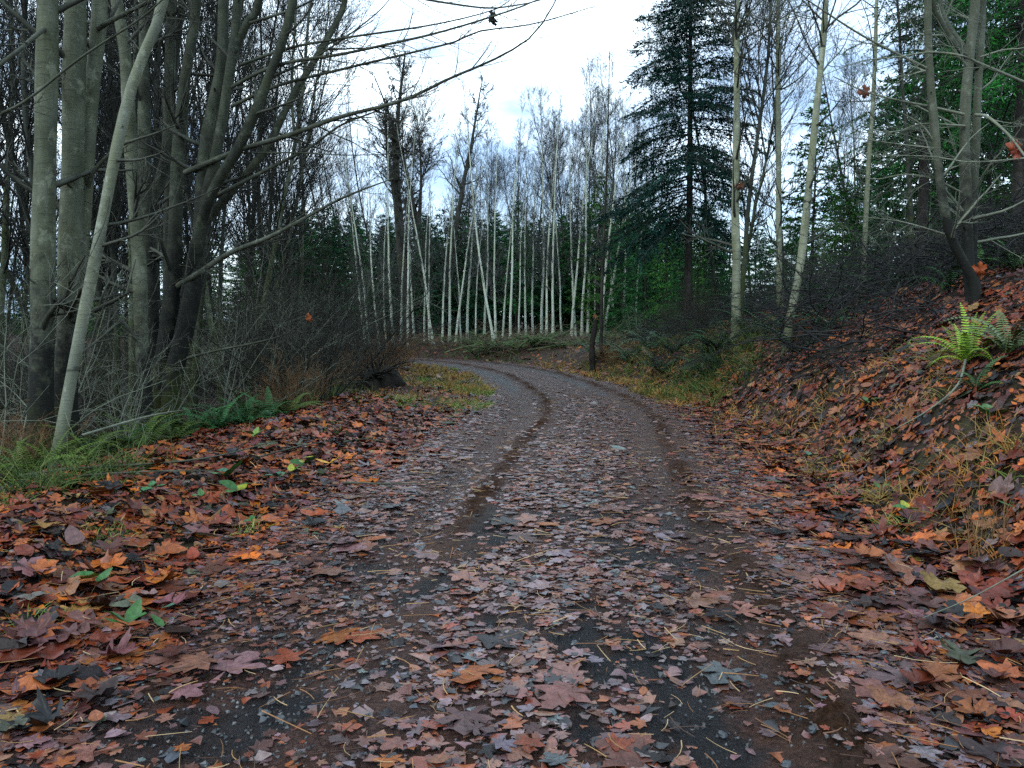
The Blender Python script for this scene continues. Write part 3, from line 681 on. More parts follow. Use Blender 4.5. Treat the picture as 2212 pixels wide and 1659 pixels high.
# -------- grey thicket trees left and bare trees at the back
prot = [make_tree('bare_alder', bare_tree(200 + i, 12.0 + (i % 4), 0.085 - 0.008 * (i % 3), 0.22, 34, 0.22, 0.62, 8, 5, 0.95, ((i % 3 - 1) * 0.07, 0), 0.04, 0.0065, forks=i % 2, k1=3), ('thicket', 'mottled')[i % 3 == 1], 'twig_dark') for i in range(7)]
rng = np.random.default_rng(43)
cnt = 0; ranks = [[], [], []]
for i in range(900):
    if cnt >= 80: break
    u = rng.uniform(-420, 850); d = rng.uniform(11.5, 40) if u < 560 else rng.uniform(17, 33)
    p = SP(u, d); s, t = road_st(p[:1], p[1:2])
    if not (s[0] < -5.2): continue
    if u < 420 and d < 12: continue
    if u > 600 and rng.random() < 0.7: continue
    o = dup(prot[cnt % 7], p, (rng.normal(0, 0.05), rng.normal(0.03, 0.07), rng.uniform(0, 6.28)), rng.uniform(0.75, 1.2))
    ranks[0 if d < 20 else 1 if d < 28 else 2].append(o); cnt += 1
for rk, nm in zip(ranks, ('front', 'middle', 'back')): ranked(rk, 'slim bare grey tree in the left thicket, {} from the left in its %s rank' % nm, 'tree', 'bare thicket trees left of the road')
mass = []
for i in range(13):    # tall crowns behind the left thicket
    u = 540 + i * 32 + rng.uniform(-10, 10); d = rng.uniform(46, 53)
    mass.append(dup(prot[i % 7], SP(u, d), (rng.normal(0, 0.03), rng.normal(0, 0.04), rng.uniform(0, 6.28)), rng.uniform(1.1, 1.4) * (1 - 0.2 * smooth(760, 960, u))))
ranked(mass, 'tall bare tree far back left of the sky gap, {} from the left', 'tree', 'tall bare trees left of the sky gap'); mass = []
for i in range(25):    # mass of bare crowns behind the far stand
    u = 985 + i * 17.5 + rng.uniform(-9, 9); d = rng.uniform(45.5, 53)
    o = dup(prot[i % 7], SP(u, d), (rng.normal(0, 0.03), rng.normal(0, 0.03), rng.uniform(0, 6.28)), rng.uniform(1.02, 1.22) * (0.82 + 0.18 * smooth(1080, 1220, u)))
    mass.append(o)
ranked(mass, 'bare brown twigged tree behind the far pale trunks, {} of that mass from the left', 'tree', 'bare trees behind the far birches')
mass = []
for i in range(15):    # right side
    u = rng.uniform(1500, 2500); d = rng.uniform(15, 34); p = SP(u, d)
    o = dup(prot[i % 7], p, (rng.normal(0, 0.04), rng.normal(0, 0.05), rng.uniform(0, 6.28)), rng.uniform(0.7, 1.05))
    mass.append(o)
ranked(mass, 'thin bare tree among the firs on the right slope, {} from the left', 'tree', 'thin bare trees on the right slope')
for e in prot: drop(e)

# -------- three big dark gnarled trees at the back, left of the sky gap
for i, (u, d, h, ln, lab) in enumerate([(884, 43, 15.2, -0.02, 'big dark gnarled tree with mossy limbs, thickest and leftmost of three'), (928, 45, 15.0, 0.0, 'dark gnarled tree forking high, middle of three beside the sky gap'), (956, 44, 15.6, 0.05, 'dark gnarled tree with feathery drooping twigs, rightmost of three beside the sky gap')]):
    e = thing('gnarled_tree', lab, 'tree', SP(u, d), group='gnarled trees left of the sky gap')
    a, b = bare_tree(300 + i, h, [0.42, 0.30, 0.27][i], 0.42, 26, 0.17, 0.95, 9, 5, 0.5, (ln, 0), 0.05, 0.017, forks=[2, 1, 0][i], k1=4)
    obj('trunk', a.mesh('trunk', M['gnarly']), e); obj('crown', b.mesh('crown', M['gnarly']), e)

# ------------------------------------------------------------------ conifers
def conifer(seed, h, r0, z0, lmax, step, per, col, blade, dens, droop=0.35, dead=0, power=0.75, sparse=0.0, nb=7, bw=0.16, twl=0.42, boughs=()):
    rng = np.random.default_rng(seed)
    P0 = grow(rng, np.array([[0, 0, -0.3]]), np.array([[0, 0, 1.0]]), np.array([h + 0.3]), 14, 0.1, 0.012); R0 = taper([r0], 14, 0.06)
    tr = Soup().tube(P0, R0, 8)
    zs = np.arange(z0, h - 0.15, step); zz = np.repeat(zs, per) + rng.uniform(-0.5, 0.5, len(zs) * per) * step
    zz = zz[rng.random(len(zz)) > sparse]
    f = np.clip((zz + 0.3) / (h + 0.3), 0, 1); p, t, r = along(P0, R0, np.zeros(len(f), int), f)
    az = rng.uniform(0, 6.28, len(f)); rel = np.clip((h - zz) / (h - z0), 0.02, 1)
    L = lmax * rel ** power * rng.uniform(0.6, 1.15, len(f)) + 0.12
    for zb, ab, lb in boughs:
        k = int(np.argmin(np.abs(zz - zb) + (L > 2.2) * 9)); az[k], L[k] = ab, lb
    tilt = 0.55 - 0.75 * rel
    d = np.stack([np.cos(az), np.sin(az), tilt], 1)
    q = grow(rng, p, d, L, 6, -droop * rel + 0.1, 0.07); rr = taper(np.maximum(r * 0.22, 0.006), 6, 0.25)
    tr.tube(q, rr, 4)
    if dead:
        fz = rng.uniform(0.3, z0, dead) / h; p, t, r = along(P0, R0, np.zeros(dead, int), fz); az = rng.uniform(0, 6.28, dead)
        qd = grow(rng, p, np.stack([np.cos(az), np.sin(az), rng.uniform(-0.3, 0.3, dead)], 1), rng.uniform(0.4, 1.3, dead), 5, -0.2, 0.12); tr.tube(qd, taper(np.full(dead, 0.012), 5, 0.2), 3)
    # side twigs carrying needles
    nt = np.maximum((L * dens).astype(int), 3); idx = np.repeat(np.arange(len(L)), nt); ff = rng.uniform(0.04, 1.0, len(idx))
    p, t, r = along(q, rr, idx, ff)
    sgn = np.where(rng.random(len(idx)) < 0.5, -1.0, 1.0)[:, None]
    lat = unit(np.cross(t, [0, 0, 1.0])) * sgn
    d = unit(t * rng.uniform(0.4, 1.0, (len(idx), 1)) + lat * rng.uniform(0.3, 1.0, (len(idx), 1)) + rng.normal(0, 0.12, (len(idx), 3)) + [0, 0, -0.12])
    tl = (0.12 + twl * L[idx] ** 0.6 * (1.1 - ff) + 0.04) * rng.uniform(0.6, 1.2, len(idx))
    o = rng.uniform(0.0, 1.0, (len(idx), nb)); base = p[:, None] + d[:, None] * (o * tl[:, None])[..., None] + np.array([0, 0, -0.10]) * (o ** 2 * tl[:, None])[..., None]
    base = base.reshape(-1, 3); dd = np.repeat(d, nb, 0)
    bd = unit(dd + rng.normal(0, 0.55, (len(base), 3))); w = unit(np.cross(bd, rng.normal(0, 1, (len(base), 3))))
    bl = (blade * rng.uniform(0.6, 1.4, len(base)))[:, None]
    V = np.stack([base - w * bl * bw, base + w * bl * bw, base + bd * bl], 1).reshape(-1, 3)
    c = np.array(col)[None] * rng.uniform(0.5, 1.5, (len(idx), 1)) * (1 + rng.normal(0, 0.08, (len(idx), 3)))
    cr = Soup().add(V, None, np.arange(len(V)).reshape(-1, 3), np.repeat(np.clip(c, 0.003, 1), nb * 3, 0))
    return tr, cr
def fir(name, label, u, d, args, group=None):
    e = thing(name, label, 'tree', SP(u, d), group=group)
    a, b = conifer(**args); obj('trunk', a.mesh('trunk', M['fir_bark']), e); obj('crown', b.mesh('crown', M['fir_needles'], smooth_=False), e)
    return e
fir('fir_tree', 'tall dark fir with a bare lower trunk and low boughs beside the bend', 1487, 20.5, dict(seed=501, h=12.8, r0=0.12, z0=3.0, lmax=2.3, step=0.20, per=6, col=(0.008, 0.036, 0.026), blade=0.085, dens=26, dead=40, droop=0.75, power=0.68, sparse=0.08, nb=11, bw=0.15, twl=0.6, boughs=[(3.3, 3.25, 2.7), (3.45, 2.9, 2.9), (3.9, 3.3, 2.8), (4.1, 3.0, 2.6), (4.4, 3.5, 2.4), (3.6, 3.6, 2.3), (4.2, 2.6, 2.2)]))
C1, C2, C3 = (0.018, 0.092, 0.024), (0.009, 0.050, 0.022), (0.036, 0.120, 0.020)
prot = []
for i in range(5):
    e = obj('fir_tree', None, loc=(0, 0, -60)); a, b = conifer(520 + i, 8.5, 0.09, [0.6, 0.4, 2.0, 0.8, 1.2][i], 1.9, 0.30, 6, [C1, C2, C1, C3, C2][i], 0.15, 9, droop=0.4)
    obj('trunk', a.mesh('trunk', M['fir_bark']), e); obj('crown', b.mesh('crown', M['fir_needles'], smooth_=False), e); prot.append(e)
rng = np.random.default_rng(45)
n = 0; front = []
for row in range(5):      # dark plantation behind the far stand
    d = 44 + row * 2.6
    for u in np.arange(640 - 30 * row, 1500 + 20 * row, 44 - 3 * row):
        p = SP(u + rng.uniform(-16, 16), d + rng.uniform(-1, 1)); 
        o = dup(prot[[1, 2, 4, 2, 1][n % 5]], p, (0, 0, rng.uniform(0, 6.28)), rng.uniform(0.70, 0.92)); n += 1
        if row == 0: front.append(o)
        else: tag(o, 'young fir deep in the dark plantation behind the far pale trunks', 'tree', 'dark firs deep in the plantation')
ranked(front, 'young dark fir behind the far pale trunks, {} from the left in the front row', 'tree', 'front row of the fir plantation')
mass = []
for i in range(39):       # left background
    u = -380 + i * 27 + rng.uniform(-10, 10); d = rng.uniform(42, 54)
    o = dup(prot[(0, 1, 3)[i % 3]], SP(u, d), (0, 0, rng.uniform(0, 6.28)), rng.uniform(0.6, 0.9)); mass.append(o)
ranked(mass, 'fir far behind the bare thicket on the left, {} of them from the left', 'tree', 'firs far behind the left thicket'); mass = []
for i, (u, d, sc) in enumerate([(1290, 40, .95), (1345, 38, .75), (1395, 36, .8), (1440, 33, .6), (1545, 27, .38), (1600, 25, .35), (1650, 28, .42), (1700, 24, .36), (1745, 27, .95), (1775, 30, .5), (1815, 23, .5), (1850, 26, .62), (1890, 28, .8), (1505, 33, .5), (1950, 30, 1.4), (2040, 28, 1.4), (2120, 25, 1.25), (2200, 29, 1.5), (2300, 22, 1.2), (2000, 34, 1.7), (2380, 27, 1.5), (1905, 38, 1.35), (2130, 36, 1.8), (2260, 36, 1.8), (1640, 40, .6), (1720, 42, .7), (1570, 30, .55), (1625, 31, .6), (1680, 29, .55), (1735, 33, .7), (1800, 28, .7), (1860, 31, .9), (1470, 30, .5), (1530, 36, .7)]):
    o = dup(prot[[3, 0, 0, 3, 4][i % 5]], SP(u, d), (0, 0, rng.uniform(0, 6.28)), sc); mass.append(o)
ranked(mass, 'green young fir among bare trunks right of the far stand, {} from the left', 'tree', 'green firs on the right slope')
for e in prot: drop(e)
fir('fir_tree', 'large green fir with broad hanging boughs at the upper right corner', 2190, 17, dict(seed=541, h=14, r0=0.16, z0=3.6, lmax=3.2, step=0.26, per=6, col=(0.018, 0.115, 0.018), blade=0.085, dens=18, droop=0.7, nb=8, bw=0.13))
fir('fir_tree', 'tall green fir behind the forked maple, left of the corner fir', 1985, 21, dict(seed=542, h=15, r0=0.16, z0=4.0, lmax=2.8, step=0.28, per=6, col=(0.016, 0.090, 0.020), blade=0.09, dens=16, droop=0.7, nb=7, bw=0.14))

# ------------------------------------------------------------------ near trees, stem by stem
def stem_pts(base, pts, d0, d1, n, top=None):
    """world polyline from the ground point through pixel points whose distance drifts from d0 to d1"""
    w = [base]
    for i, (u, v) in enumerate(pts): w.append(P(u, v, d0 + (d1 - d0) * (i + 1) / len(pts)))
    w = [np.asarray(a, float) for a in w]
    if top:
        dirn = unit(w[-1] - w[-2]); dirn = unit(dirn * 0.55 + np.array([0, 0, 0.6]))
        hgt = top - w[-1][2]
        for k in (0.33, 0.66, 1.0): w.append(w[-1] + dirn * hgt * 0.34)
    return spline(w, n)
def pxr(w, d): return w / 2 * K / FPX * d
def twigs_on(rng, sp, Pt, R, n1, lo, hi, ln, n2, n3, ang=0.8, up=0.35, tw=0.003, k=4, l2=0.5):
    Pt = np.asarray(Pt)[None] if np.asarray(Pt).ndim == 2 else np.asarray(Pt); R = np.asarray(R)[None] if np.asarray(R).ndim == 1 else R
    q1, r1 = spawn(rng, Pt, R, n1, lo, hi, ang, lambda f, i: ln * (1.1 - 0.5 * f), 8, up, 0.09, 0.38, 0.25, tw)
    sp.tube(q1, r1, k)
    if n2:
        q2, r2 = spawn(rng, q1, r1, n2, 0.15, 0.98, 0.7, lambda f, i: ln * l2 * (1.05 - 0.7 * f), 6, up * 0.6, 0.1, 0.6, 0.35, tw * 0.75); sp.tube(q2, r2, 3)
        if n3:
            q3, r3 = spawn(rng, q2, r2, n3, 0.2, 1.0, 0.7, lambda f, i: ln * l2 * 0.4, 4, up * 0.4, 0.1, 0.7, 0.5, tw * 0.6); sp.tube(q3, r3, 3)
def stubs(rng, sp, Pt, R, n, lo=0.12, hi=0.7):
    q, r = spawn(rng, Pt[None], R[None], n, lo, hi, 1.1, lambda f, i: 0.03 + R[(f * (len(R) - 1)).astype(int)] * 1.12, 3, 0.2, 0.05, 0.32, 0.6, 0.008); sp.tube(q, r, 5)
def near_tree(name, label, base_ud, stems, limbs, mt, top, seed, leaves=(), crown_n=9, crown_ln=1.9, mtw='twig_grey', mlimb='limb'):
    rng = np.random.default_rng(seed); base = SP(*base_ud); base[2] -= 0.06
    e = thing(name, label, 'tree', base); cr = Soup()
    for j, (off, pts, d0, d1, w0, w1) in enumerate(stems):
        b0 = SP(base_ud[0] + off[0], base_ud[1] + off[1]) if len(off) == 2 else P(off[0], off[1], off[2]); 
        if len(off) == 2: b0[2] -= 0.15
        L = stem_pts(b0, pts, d0, d1, 34, top)
        nv = len(pts); f = np.linspace(0, 1, 34)
        r0, r1 = pxr(w0 * 0.92, d0), pxr(w1 * 0.9, d1); R = np.interp(f, [0, 0.02, 0.06, 0.5, 1], [r0 * (1.75 if len(off) == 2 else 1.0), r0 * (1.25 if len(off) == 2 else 1.0), r0, r1, r1 * 0.12])
        R = R * (1 + 0.05 * np.sin(f * 40 + j)) 
        sp = Soup().tube(L, R, 12); stubs(rng, sp, L, R, 5)
        obj('trunk' if j == 0 else 'stem', sp.mesh('stem', M[mt if isinstance(mt, str) else mt[j]], base), e)
        twigs_on(rng, cr, L, R, crown_n, 0.42, 0.98, crown_ln, 7, 4, tw=0.0032)
        twigs_on(rng, cr, L, R, 5, 0.12, 0.42, crown_ln * 0.55, 5, 3, ang=1.1, tw=0.0026)
    for (pts, d0, d1, w0, w1, ntw, tl) in limbs:
        L = spline([P(u, v, d0 + (d1 - d0) * i / (len(pts) - 1)) for i, (u, v) in enumerate(pts)], 26)
        R = np.linspace(pxr(w0 * 0.85, d0), pxr(w1 * 0.6, d1), 26)
        obj('branch', Soup().tube(L, R, 7).mesh('branch', M[mlimb], base), e)
        twigs_on(rng, cr, L, R, int(ntw * 1.6), 0.12, 1.0, tl, 4, 3, ang=0.55, up=0.12, tw=0.0024, l2=0.45)
    obj('crown', cr.mesh('crown', M[mtw], base), e)
    for (u, v, d, sz, c, ry) in leaves:
        o = obj('leaf', LEAFMESH[0 if sz > 0.1 else 1], e); o.location = Vector(P(u, v, d) - base); o.rotation_euler = (ry, 1.2, ry * 3); o.scale = (sz,) * 3; o.color = (*c, 1)
        o['label'] = 'withered leaf still hanging on the twig'
    return e
LEAFMESH = [mesh('hanging_leaf', FINE[2][0], None, FINE[2][1], M['leaf_obj'], luv=FINE[2][0]), mesh('hanging_leaf', FINE[10][0], None, FINE[10][1], M['leaf_obj'], luv=FINE[10][0])]
RUST = (0.30, 0.085, 0.03)
near_tree('alder_tree', 'thick straight grey alder trunk nearest the left edge of the photo', (88, 7.9), [((0, 0), [(88, 900), (92, 700), (93, 540), (98, 333), (101, 150), (103, 0)], 7.9, 7.9, 54, 44)],
          [([(-60, 280), (0, 247), (60, 215), (177, 123), (300, 43), (350, 0), (420, -60)], 7.3, 6.8, 8, 5, 6, 0.7), ([(95, 62), (83, 73), (45, 105), (0, 140), (-60, 190)], 7.8, 7.0, 13, 9, 5, 0.8)], 'alder_near', 11.5, 601)
near_tree('alder_tree', 'grey alder splitting into two close stems, beside the leftmost trunk', (137, 8.3),
          [((0, 0), [(140, 850), (150, 700), (152, 540), (158, 333), (160, 150), (163, 0)], 8.3, 8.3, 54, 46), ((148, 760, 8.35), [(165, 640), (178, 500), (188, 333), (203, 150), (216, 0)], 8.4, 8.6, 34, 34)],
          [([(185, 420), (200, 375), (237, 333), (270, 310), (330, 290), (380, 270)], 8.5, 8.0, 13, 4, 5, 0.6), ([(212, 62), (240, 45), (290, 20), (335, -5), (400, -50)], 8.5, 8.1, 14, 8, 5, 0.8)], 'alder_near', 12.0, 602)
near_tree('alder_tree', 'pale slim alder trunk leaning across the two thick ones', (104, 7.5), [((0, 0), [(133, 936), (160, 786), (207, 553), (253, 317), (293, 160), (353, 0)], 7.5, 7.3, 27, 24)],
          [([(240, 400), (225, 480), (190, 560), (150, 620)], 7.4, 7.0, 5, 2, 4, 0.5)], 'alder_pale', 9.5, 603)
near_tree('alder_tree', 'grey alder trunk with dark rings in front of the black stemmed maple', (312, 9.7), [((0, 0), [(310, 800), (304, 660), (300, 553), (283, 333), (270, 110), (252, 0)], 9.7, 9.8, 34, 27)],
          [([(292, 560), (270, 640), (240, 690), (205, 735)], 9.6, 9.0, 6, 2, 4, 0.6)], 'alder_near', 11.5, 604)
near_tree('maple_tree', 'many stemmed maple with black wet mossy base, limbs reaching over the road', (345, 10.6),
          [((-8, 0), [(332, 800), (325, 680), (320, 553), (313, 400), (311, 180), (310, 0)], 10.6, 10.8, 44, 20),
           ((4, 0.1), [(350, 800), (365, 700), (377, 553), (383, 367), (400, 170), (425, 0)], 10.5, 10.4, 44, 20),
           ((18, -0.1), [(372, 830), (400, 710), (428, 553), (447, 300), (477, 150), (483, 0)], 10.4, 10.3, 46, 22),
           ((335, 560, 10.7), [(330, 440), (350, 380), (360, 333), (366, 180), (370, 0)], 10.9, 11.2, 26, 22),
           ((428, 560, 10.4), [(445, 430), (467, 333), (500, 133), (513, 0)], 10.3, 10.1, 26, 18),
           ((505, 125, 10.2), [(520, 77), (545, 30), (562, -10)], 10.2, 10.0, 18, 14),
           ((400, 640, 10.4), [(450, 433), (517, 317), (583, 160), (633, 0)], 10.2, 9.6, 26, 17),
           ((395, 600, 10.5), [(443, 483), (567, 333), (633, 207), (717, 67), (750, -20)], 10.5, 11.0, 20, 12)],
          [([(385, 618), (430, 590), (500, 545), (590, 508), (735, 430), (850, 385)], 10.4, 9.2, 17, 4, 9, 0.9),
           ([(400, 373), (455, 350), (520, 323), (630, 290), (737, 252), (870, 217), (970, 170), (1070, 127), (1147, 80), (1190, 20), (1215, -30)], 10.3, 8.4, 15, 4, 13, 1.1),
           ([(447, 433), (583, 363), (667, 320), (737, 270), (830, 232), (900, 180)], 10.2, 9.4, 11, 3, 8, 0.9),
           ([(485, 197), (567, 153), (633, 133), (737, 117), (840, 95), (937, 73), (1050, 40), (1154, 3), (1230, -40)], 10.2, 8.2, 10, 4, 12, 1.0),
           ([(500, 230), (600, 185), (737, 150), (904, 110), (984, 90), (1037, 67), (1150, 52), (1290, 12)], 10.2, 8.6, 9, 3, 12, 1.0),
           ([(640, -60), (800, -25), (927, 0), (1047, 17), (1110, 12), (1167, 0), (1250, -30)], 9.4, 8.2, 9, 3, 9, 0.9),
           ([(540, 50), (633, 20), (690, -8), (760, -50)], 10.0, 9.4, 8, 4, 5, 0.8),
           ([(520, 140), (620, 105), (737, 83), (937, 53), (1070, 20), (1110, -10)], 10.1, 8.8, 8, 3, 10, 0.9),
           ([(580, 170), (690, 118), (800, 40), (850, -10)], 9.9, 9.3, 7, 3, 7, 0.8),
           ([(405, 773), (470, 757), (553, 740), (620, 720), (663, 683)], 10.3, 9.6, 7, 3, 5, 0.6),
           ([(520, 330), (640, 330), (760, 335), (900, 330)], 10.0, 9.3, 5, 2, 6, 0.8)],
          'maple_dark', 12.5, 605, leaves=[(1058, 40, 8.7, 0.15, (0.02, 0.02, 0.02), 0.3), (663, 688, 9.6, 0.11, RUST, 0.5), (590, 512, 9.68, 0.08, (0.12, 0.05, 0.02), 0.2)], crown_n=12, crown_ln=2.0)
near_tree('maple_tree', 'young forked maple with a dark base standing on the right bank', (2108, 9.2),
          [((0, 0), [(2098, 620), (2091, 553), (2084, 333), (2087, 200), (2107, 0)], 9.2, 9.3, 27, 21), ((-2, -0.05), [(2104, 610), (2074, 553), (2051, 500), (2034, 417), (2021, 300), (2007, 133), (2004, 0)], 9.1, 8.9, 22, 16),
           ((2, 0.1), [(2104, 600), (2100, 553), (2104, 400), (2114, 167), (2124, 0)], 9.4, 9.5, 22, 16), ((2111, 140, 9.45), [(2074, 110), (2034, 50), (2014, 0)], 9.3, 9.1, 13, 11), ((2110, 150, 9.45), [(2084, 105), (2050, 55), (2030, 0)], 9.5, 9.6, 11, 8)],
          [([(2001, 147), (1874, 83), (1774, 20), (1730, -10), (1650, -60)], 8.9, 8.0, 7, 3, 8, 0.9), ([(2081, 247), (2007, 230), (1941, 217), (1867, 197), (1800, 165)], 9.2, 8.4, 8, 3, 6, 0.7), ([(2240, 190), (2211, 177), (2124, 140), (2074, 120), (2007, 113), (1941, 123), (1857, 133), (1760, 170)], 9.0, 8.5, 8, 2, 9, 0.7),
           ([(2030, 322), (1954, 313), (1881, 303), (1800, 290)], 9.0, 8.3, 5, 2, 6, 0.6), ([(2084, 272), (1991, 268), (1941, 283), (1874, 287), (1840, 277)], 9.2, 8.5, 6, 2, 6, 0.6), ([(2240, 338), (2211, 342), (2100, 350), (2007, 338), (1890, 335)], 9.2, 8.6, 5, 2, 6, 0.6),
           ([(2097, 427), (2024, 390), (1957, 377), (1890, 387), (1834, 373)], 9.3, 8.5, 6, 2, 6, 0.6), ([(2054, 510), (1951, 480), (1851, 467)], 9.1, 8.4, 5, 2, 5, 0.5), ([(2107, 248), (2134, 253), (2177, 290), (2211, 333), (2260, 400)], 9.3, 8.2, 8, 6, 5, 0.5), ([(2118, 123), (2167, 108), (2211, 103), (2280, 80)], 9.4, 9.0, 5, 2, 4, 0.6), ([(2034, 330), (1990, 270), (1930, 235)], 9.0, 8.8, 6, 2, 4, 0.5)],
          'bank_maple', 8.5, 606, mtw='twig_pale', mlimb='alder_pale', leaves=[(1863, 199, 8.6, 0.13, (0.16, 0.055, 0.03), 0.4), (2194, 318, 8.6, 0.17, (0.26, 0.05, 0.016), 0.9), (2200, 330, 8.6, 0.12, (0.18, 0.04, 0.02), 2.0), (2112, 583, 9.05, 0.16, (0.30, 0.07, 0.02), 0.5), (2126, 590, 9.1, 0.13, (0.22, 0.08, 0.03), 1.6)], crown_n=8, crown_ln=1.5)
near_tree('birch_tree', 'pale banded birch trunk rising from the leafy bank edge beside the tall fir', (1590, 15), [((0, 0), [(1590, 650), (1591, 553), (1588, 450), (1591, 300), (1592, 100), (1592, 0)], 15, 15, 21, 14)], [], 'birch', 12, 607, leaves=[(1597, 402, 14.85, 0.16, (0.16, 0.06, 0.03), 0.7)], crown_n=26, crown_ln=2.2)
near_tree('birch_tree', 'pale birch trunk leaning right above the brush pile', (1697, 12.0), [((0, 0), [(1707, 686), (1721, 620), (1733, 540), (1751, 367), (1764, 233), (1777, 100), (1784, 0)], 12.0, 12.0, 19, 14)], [], 'birch', 11, 608, crown_n=26, crown_ln=2.0)
near_tree('birch_tree', 'slim birch trunk between the two stouter birches on the bank', (1683, 17), [((0, 0), [(1683, 553), (1682, 360), (1681, 180), (1681, 0)], 17, 17, 14, 11)], [], 'birch', 13, 609, crown_n=30, crown_ln=2.4)
near_tree('birch_tree', 'slender birch behind the brush pile, left of the forked maple', (1862, 17.5), [((0, 0), [(1867, 553), (1876, 360), (1887, 200), (1894, 0)], 17.5, 17.5, 12, 9)], [], 'birch', 13, 610, crown_n=22, crown_ln=2.2)

# ------------------------------------------------------------------ shrubs and undergrowth
def shrub(seed, h, nst, spread, n2, n3, tw, up=0.4):
    rng = np.random.default_rng(seed); az = rng.uniform(0, 6.28, nst); tl = rng.uniform(0.1, spread, nst)
    p = np.stack([np.cos(az), np.sin(az), 0 * az], 1) * rng.uniform(0, 0.35, (nst, 1)); p[:, 2] = -0.1
    q = grow(rng, p, np.stack([np.cos(az) * tl, np.sin(az) * tl, np.ones(nst)], 1), h * rng.uniform(0.55, 1.15, nst), 8, up - 0.5, 0.10); r = taper(rng.uniform(1.6, 3.0, nst) * tw, 8, 0.25)
    sp = Soup().tube(q, r, 4)
    q2, r2 = spawn(rng, q, r, n2, 0.15, 0.98, 0.8, lambda f, i: h * 0.38 * (1.1 - 0.5 * f), 5, 0.1, 0.14, 0.6, 0.3, tw * 0.7); sp.tube(q2, r2, 3)
    q3, r3 = spawn(rng, q2, r2, n3, 0.15, 1.0, 0.8, lambda f, i: h * 0.14, 3, 0.05, 0.14, 0.7, 0.5, tw * 0.5); sp.tube(q3, r3, 3)
    return sp
def shrub_obj(name, sp, mat): return obj(name, sp.mesh(name, M[mat]), loc=(0, 0, -60))
rng = np.random.default_rng(47)
prot = [shrub_obj('shrub', shrub(700 + i, 2.9 + 0.3 * (i % 3), [17, 13, 17, 14, 8][i], 0.95, 8, 5, 0.0052, 0.25), ['brush', 'twig_grey', 'brush', 'twig_dark', 'twig_pale'][i]) for i in range(5)]
n = 0; sets = [[], [], [], []]
for i in range(600):
    if n >= 62: break
    if n < 36: u = rng.uniform(430, 850); d = rng.uniform(11.5, 27)
    else: u = rng.uniform(-260, 450); d = rng.uniform(9.5, 24)
    p = SP(u, d); s, t = road_st(p[:1], p[1:2])
    if not (s[0] < -4.0): continue
    o = dup(prot[n % 5], p, (rng.normal(0, 0.08), rng.normal(0, 0.08), rng.uniform(0, 6.28)), rng.uniform(0.7, 1.15) * (1.0 if n < 36 else 0.8))
    sets[(0 if d < 18.5 else 1) if n < 36 else (2 if d < 16 else 3)].append(o); n += 1
for st_, nm in zip(sets, ('by the road before the bend, {} near one from the left', 'toward the bend, {} farther one from the left', 'among the left trunks, {} near one from the left', 'deep behind the left trunks, {} from the left')): ranked(st_, 'tangled leafless shrub ' + nm, 'shrub', 'leafless shrubs along the left roadside')
sets = [[], []]
for i in range(34):      # under the birches on the right slope and behind the bend
    u, d = (rng.uniform(1350, 1750), rng.uniform(16, 30)) if i < 18 else (rng.uniform(1850, 2450), rng.uniform(12, 24))
    p = SP(u, d)
    o = dup(prot[n % 5], p, (0, 0, rng.uniform(0, 6.28)), rng.uniform(0.35, 0.62)); n += 1
    sets[0 if i < 18 else 1].append(o)
ranked(sets[0], 'low bare bush under the tall fir and birches, {} from the left', 'shrub', 'bare bushes on the right slope'); ranked(sets[1], 'low bare bush on the upper right slope, {} from the left', 'shrub', 'bare bushes on the right slope')
for e in prot: bpy.data.objects.remove(e)
prot = [shrub_obj('pale_shrub', shrub(720 + i, 2.3, 7, 0.9, 6, 4, 0.0046, 0.2), 'twig_pale') for i in range(3)]
for i, (u, d, sc, lab) in enumerate([(20, 8.6, 1.0, 'pale twiggy sapling at the left edge beside the thick alder'), (215, 8.4, .9, 'pale twiggy sapling between the leaning alder and the black maple base'), (440, 11.2, .9, 'pale arching sapling right of the black maple base'), (530, 12.0, .8, 'pale arching sapling behind the roadside ferns'), (640, 13.0, .8, 'pale arching sapling in the grey shrubs near the red brown bush'), (260, 9.3, .7, 'small pale sapling in front of the ringed alder'), (-40, 8.0, 1.1, 'pale sapling cut by the left edge of the photo')]):
    tag(dup(prot[i % 3], SP(u, d), (0, 0, i * 1.7), sc), lab, 'sapling', 'pale saplings under the left trees')
for e in prot: bpy.data.objects.remove(e)
prot = [shrub_obj('red_brown_bush', shrub(730 + i, 1.15, 24, 0.9, 9, 5, 0.0038), 'redbrush') for i in range(3)]
for i, (u, d, sc, lab) in enumerate([(625, 11.6, 0.75, 'rust brown dead bush at the roadside behind the ferns'), (690, 14.5, 0.7, 'rust brown dead bush between ferns and the dark stump'), (800, 19, 0.95, 'rust brown dead bush left of the bend, above the dark stump'), (845, 22, 1.1, 'rust brown dead bush at the inside of the bend'), (760, 17.5, 0.8, 'rust brown dead bush in the grey shrubs before the bend'), (870, 25.5, 1.1, 'rust brown dead bush farthest along the inside of the bend'), (1330, 21.5, .7, 'small rust brown bush beside the black snag'), (30, 7.4, .6, 'small rust brown bush at the foot of the thick alder')]):
    tag(dup(prot[i % 3], SP(u, d), (0, 0, i * 2.1), sc), lab, 'bush', 'rust brown dead bushes')
for e in prot: bpy.data.objects.remove(e)

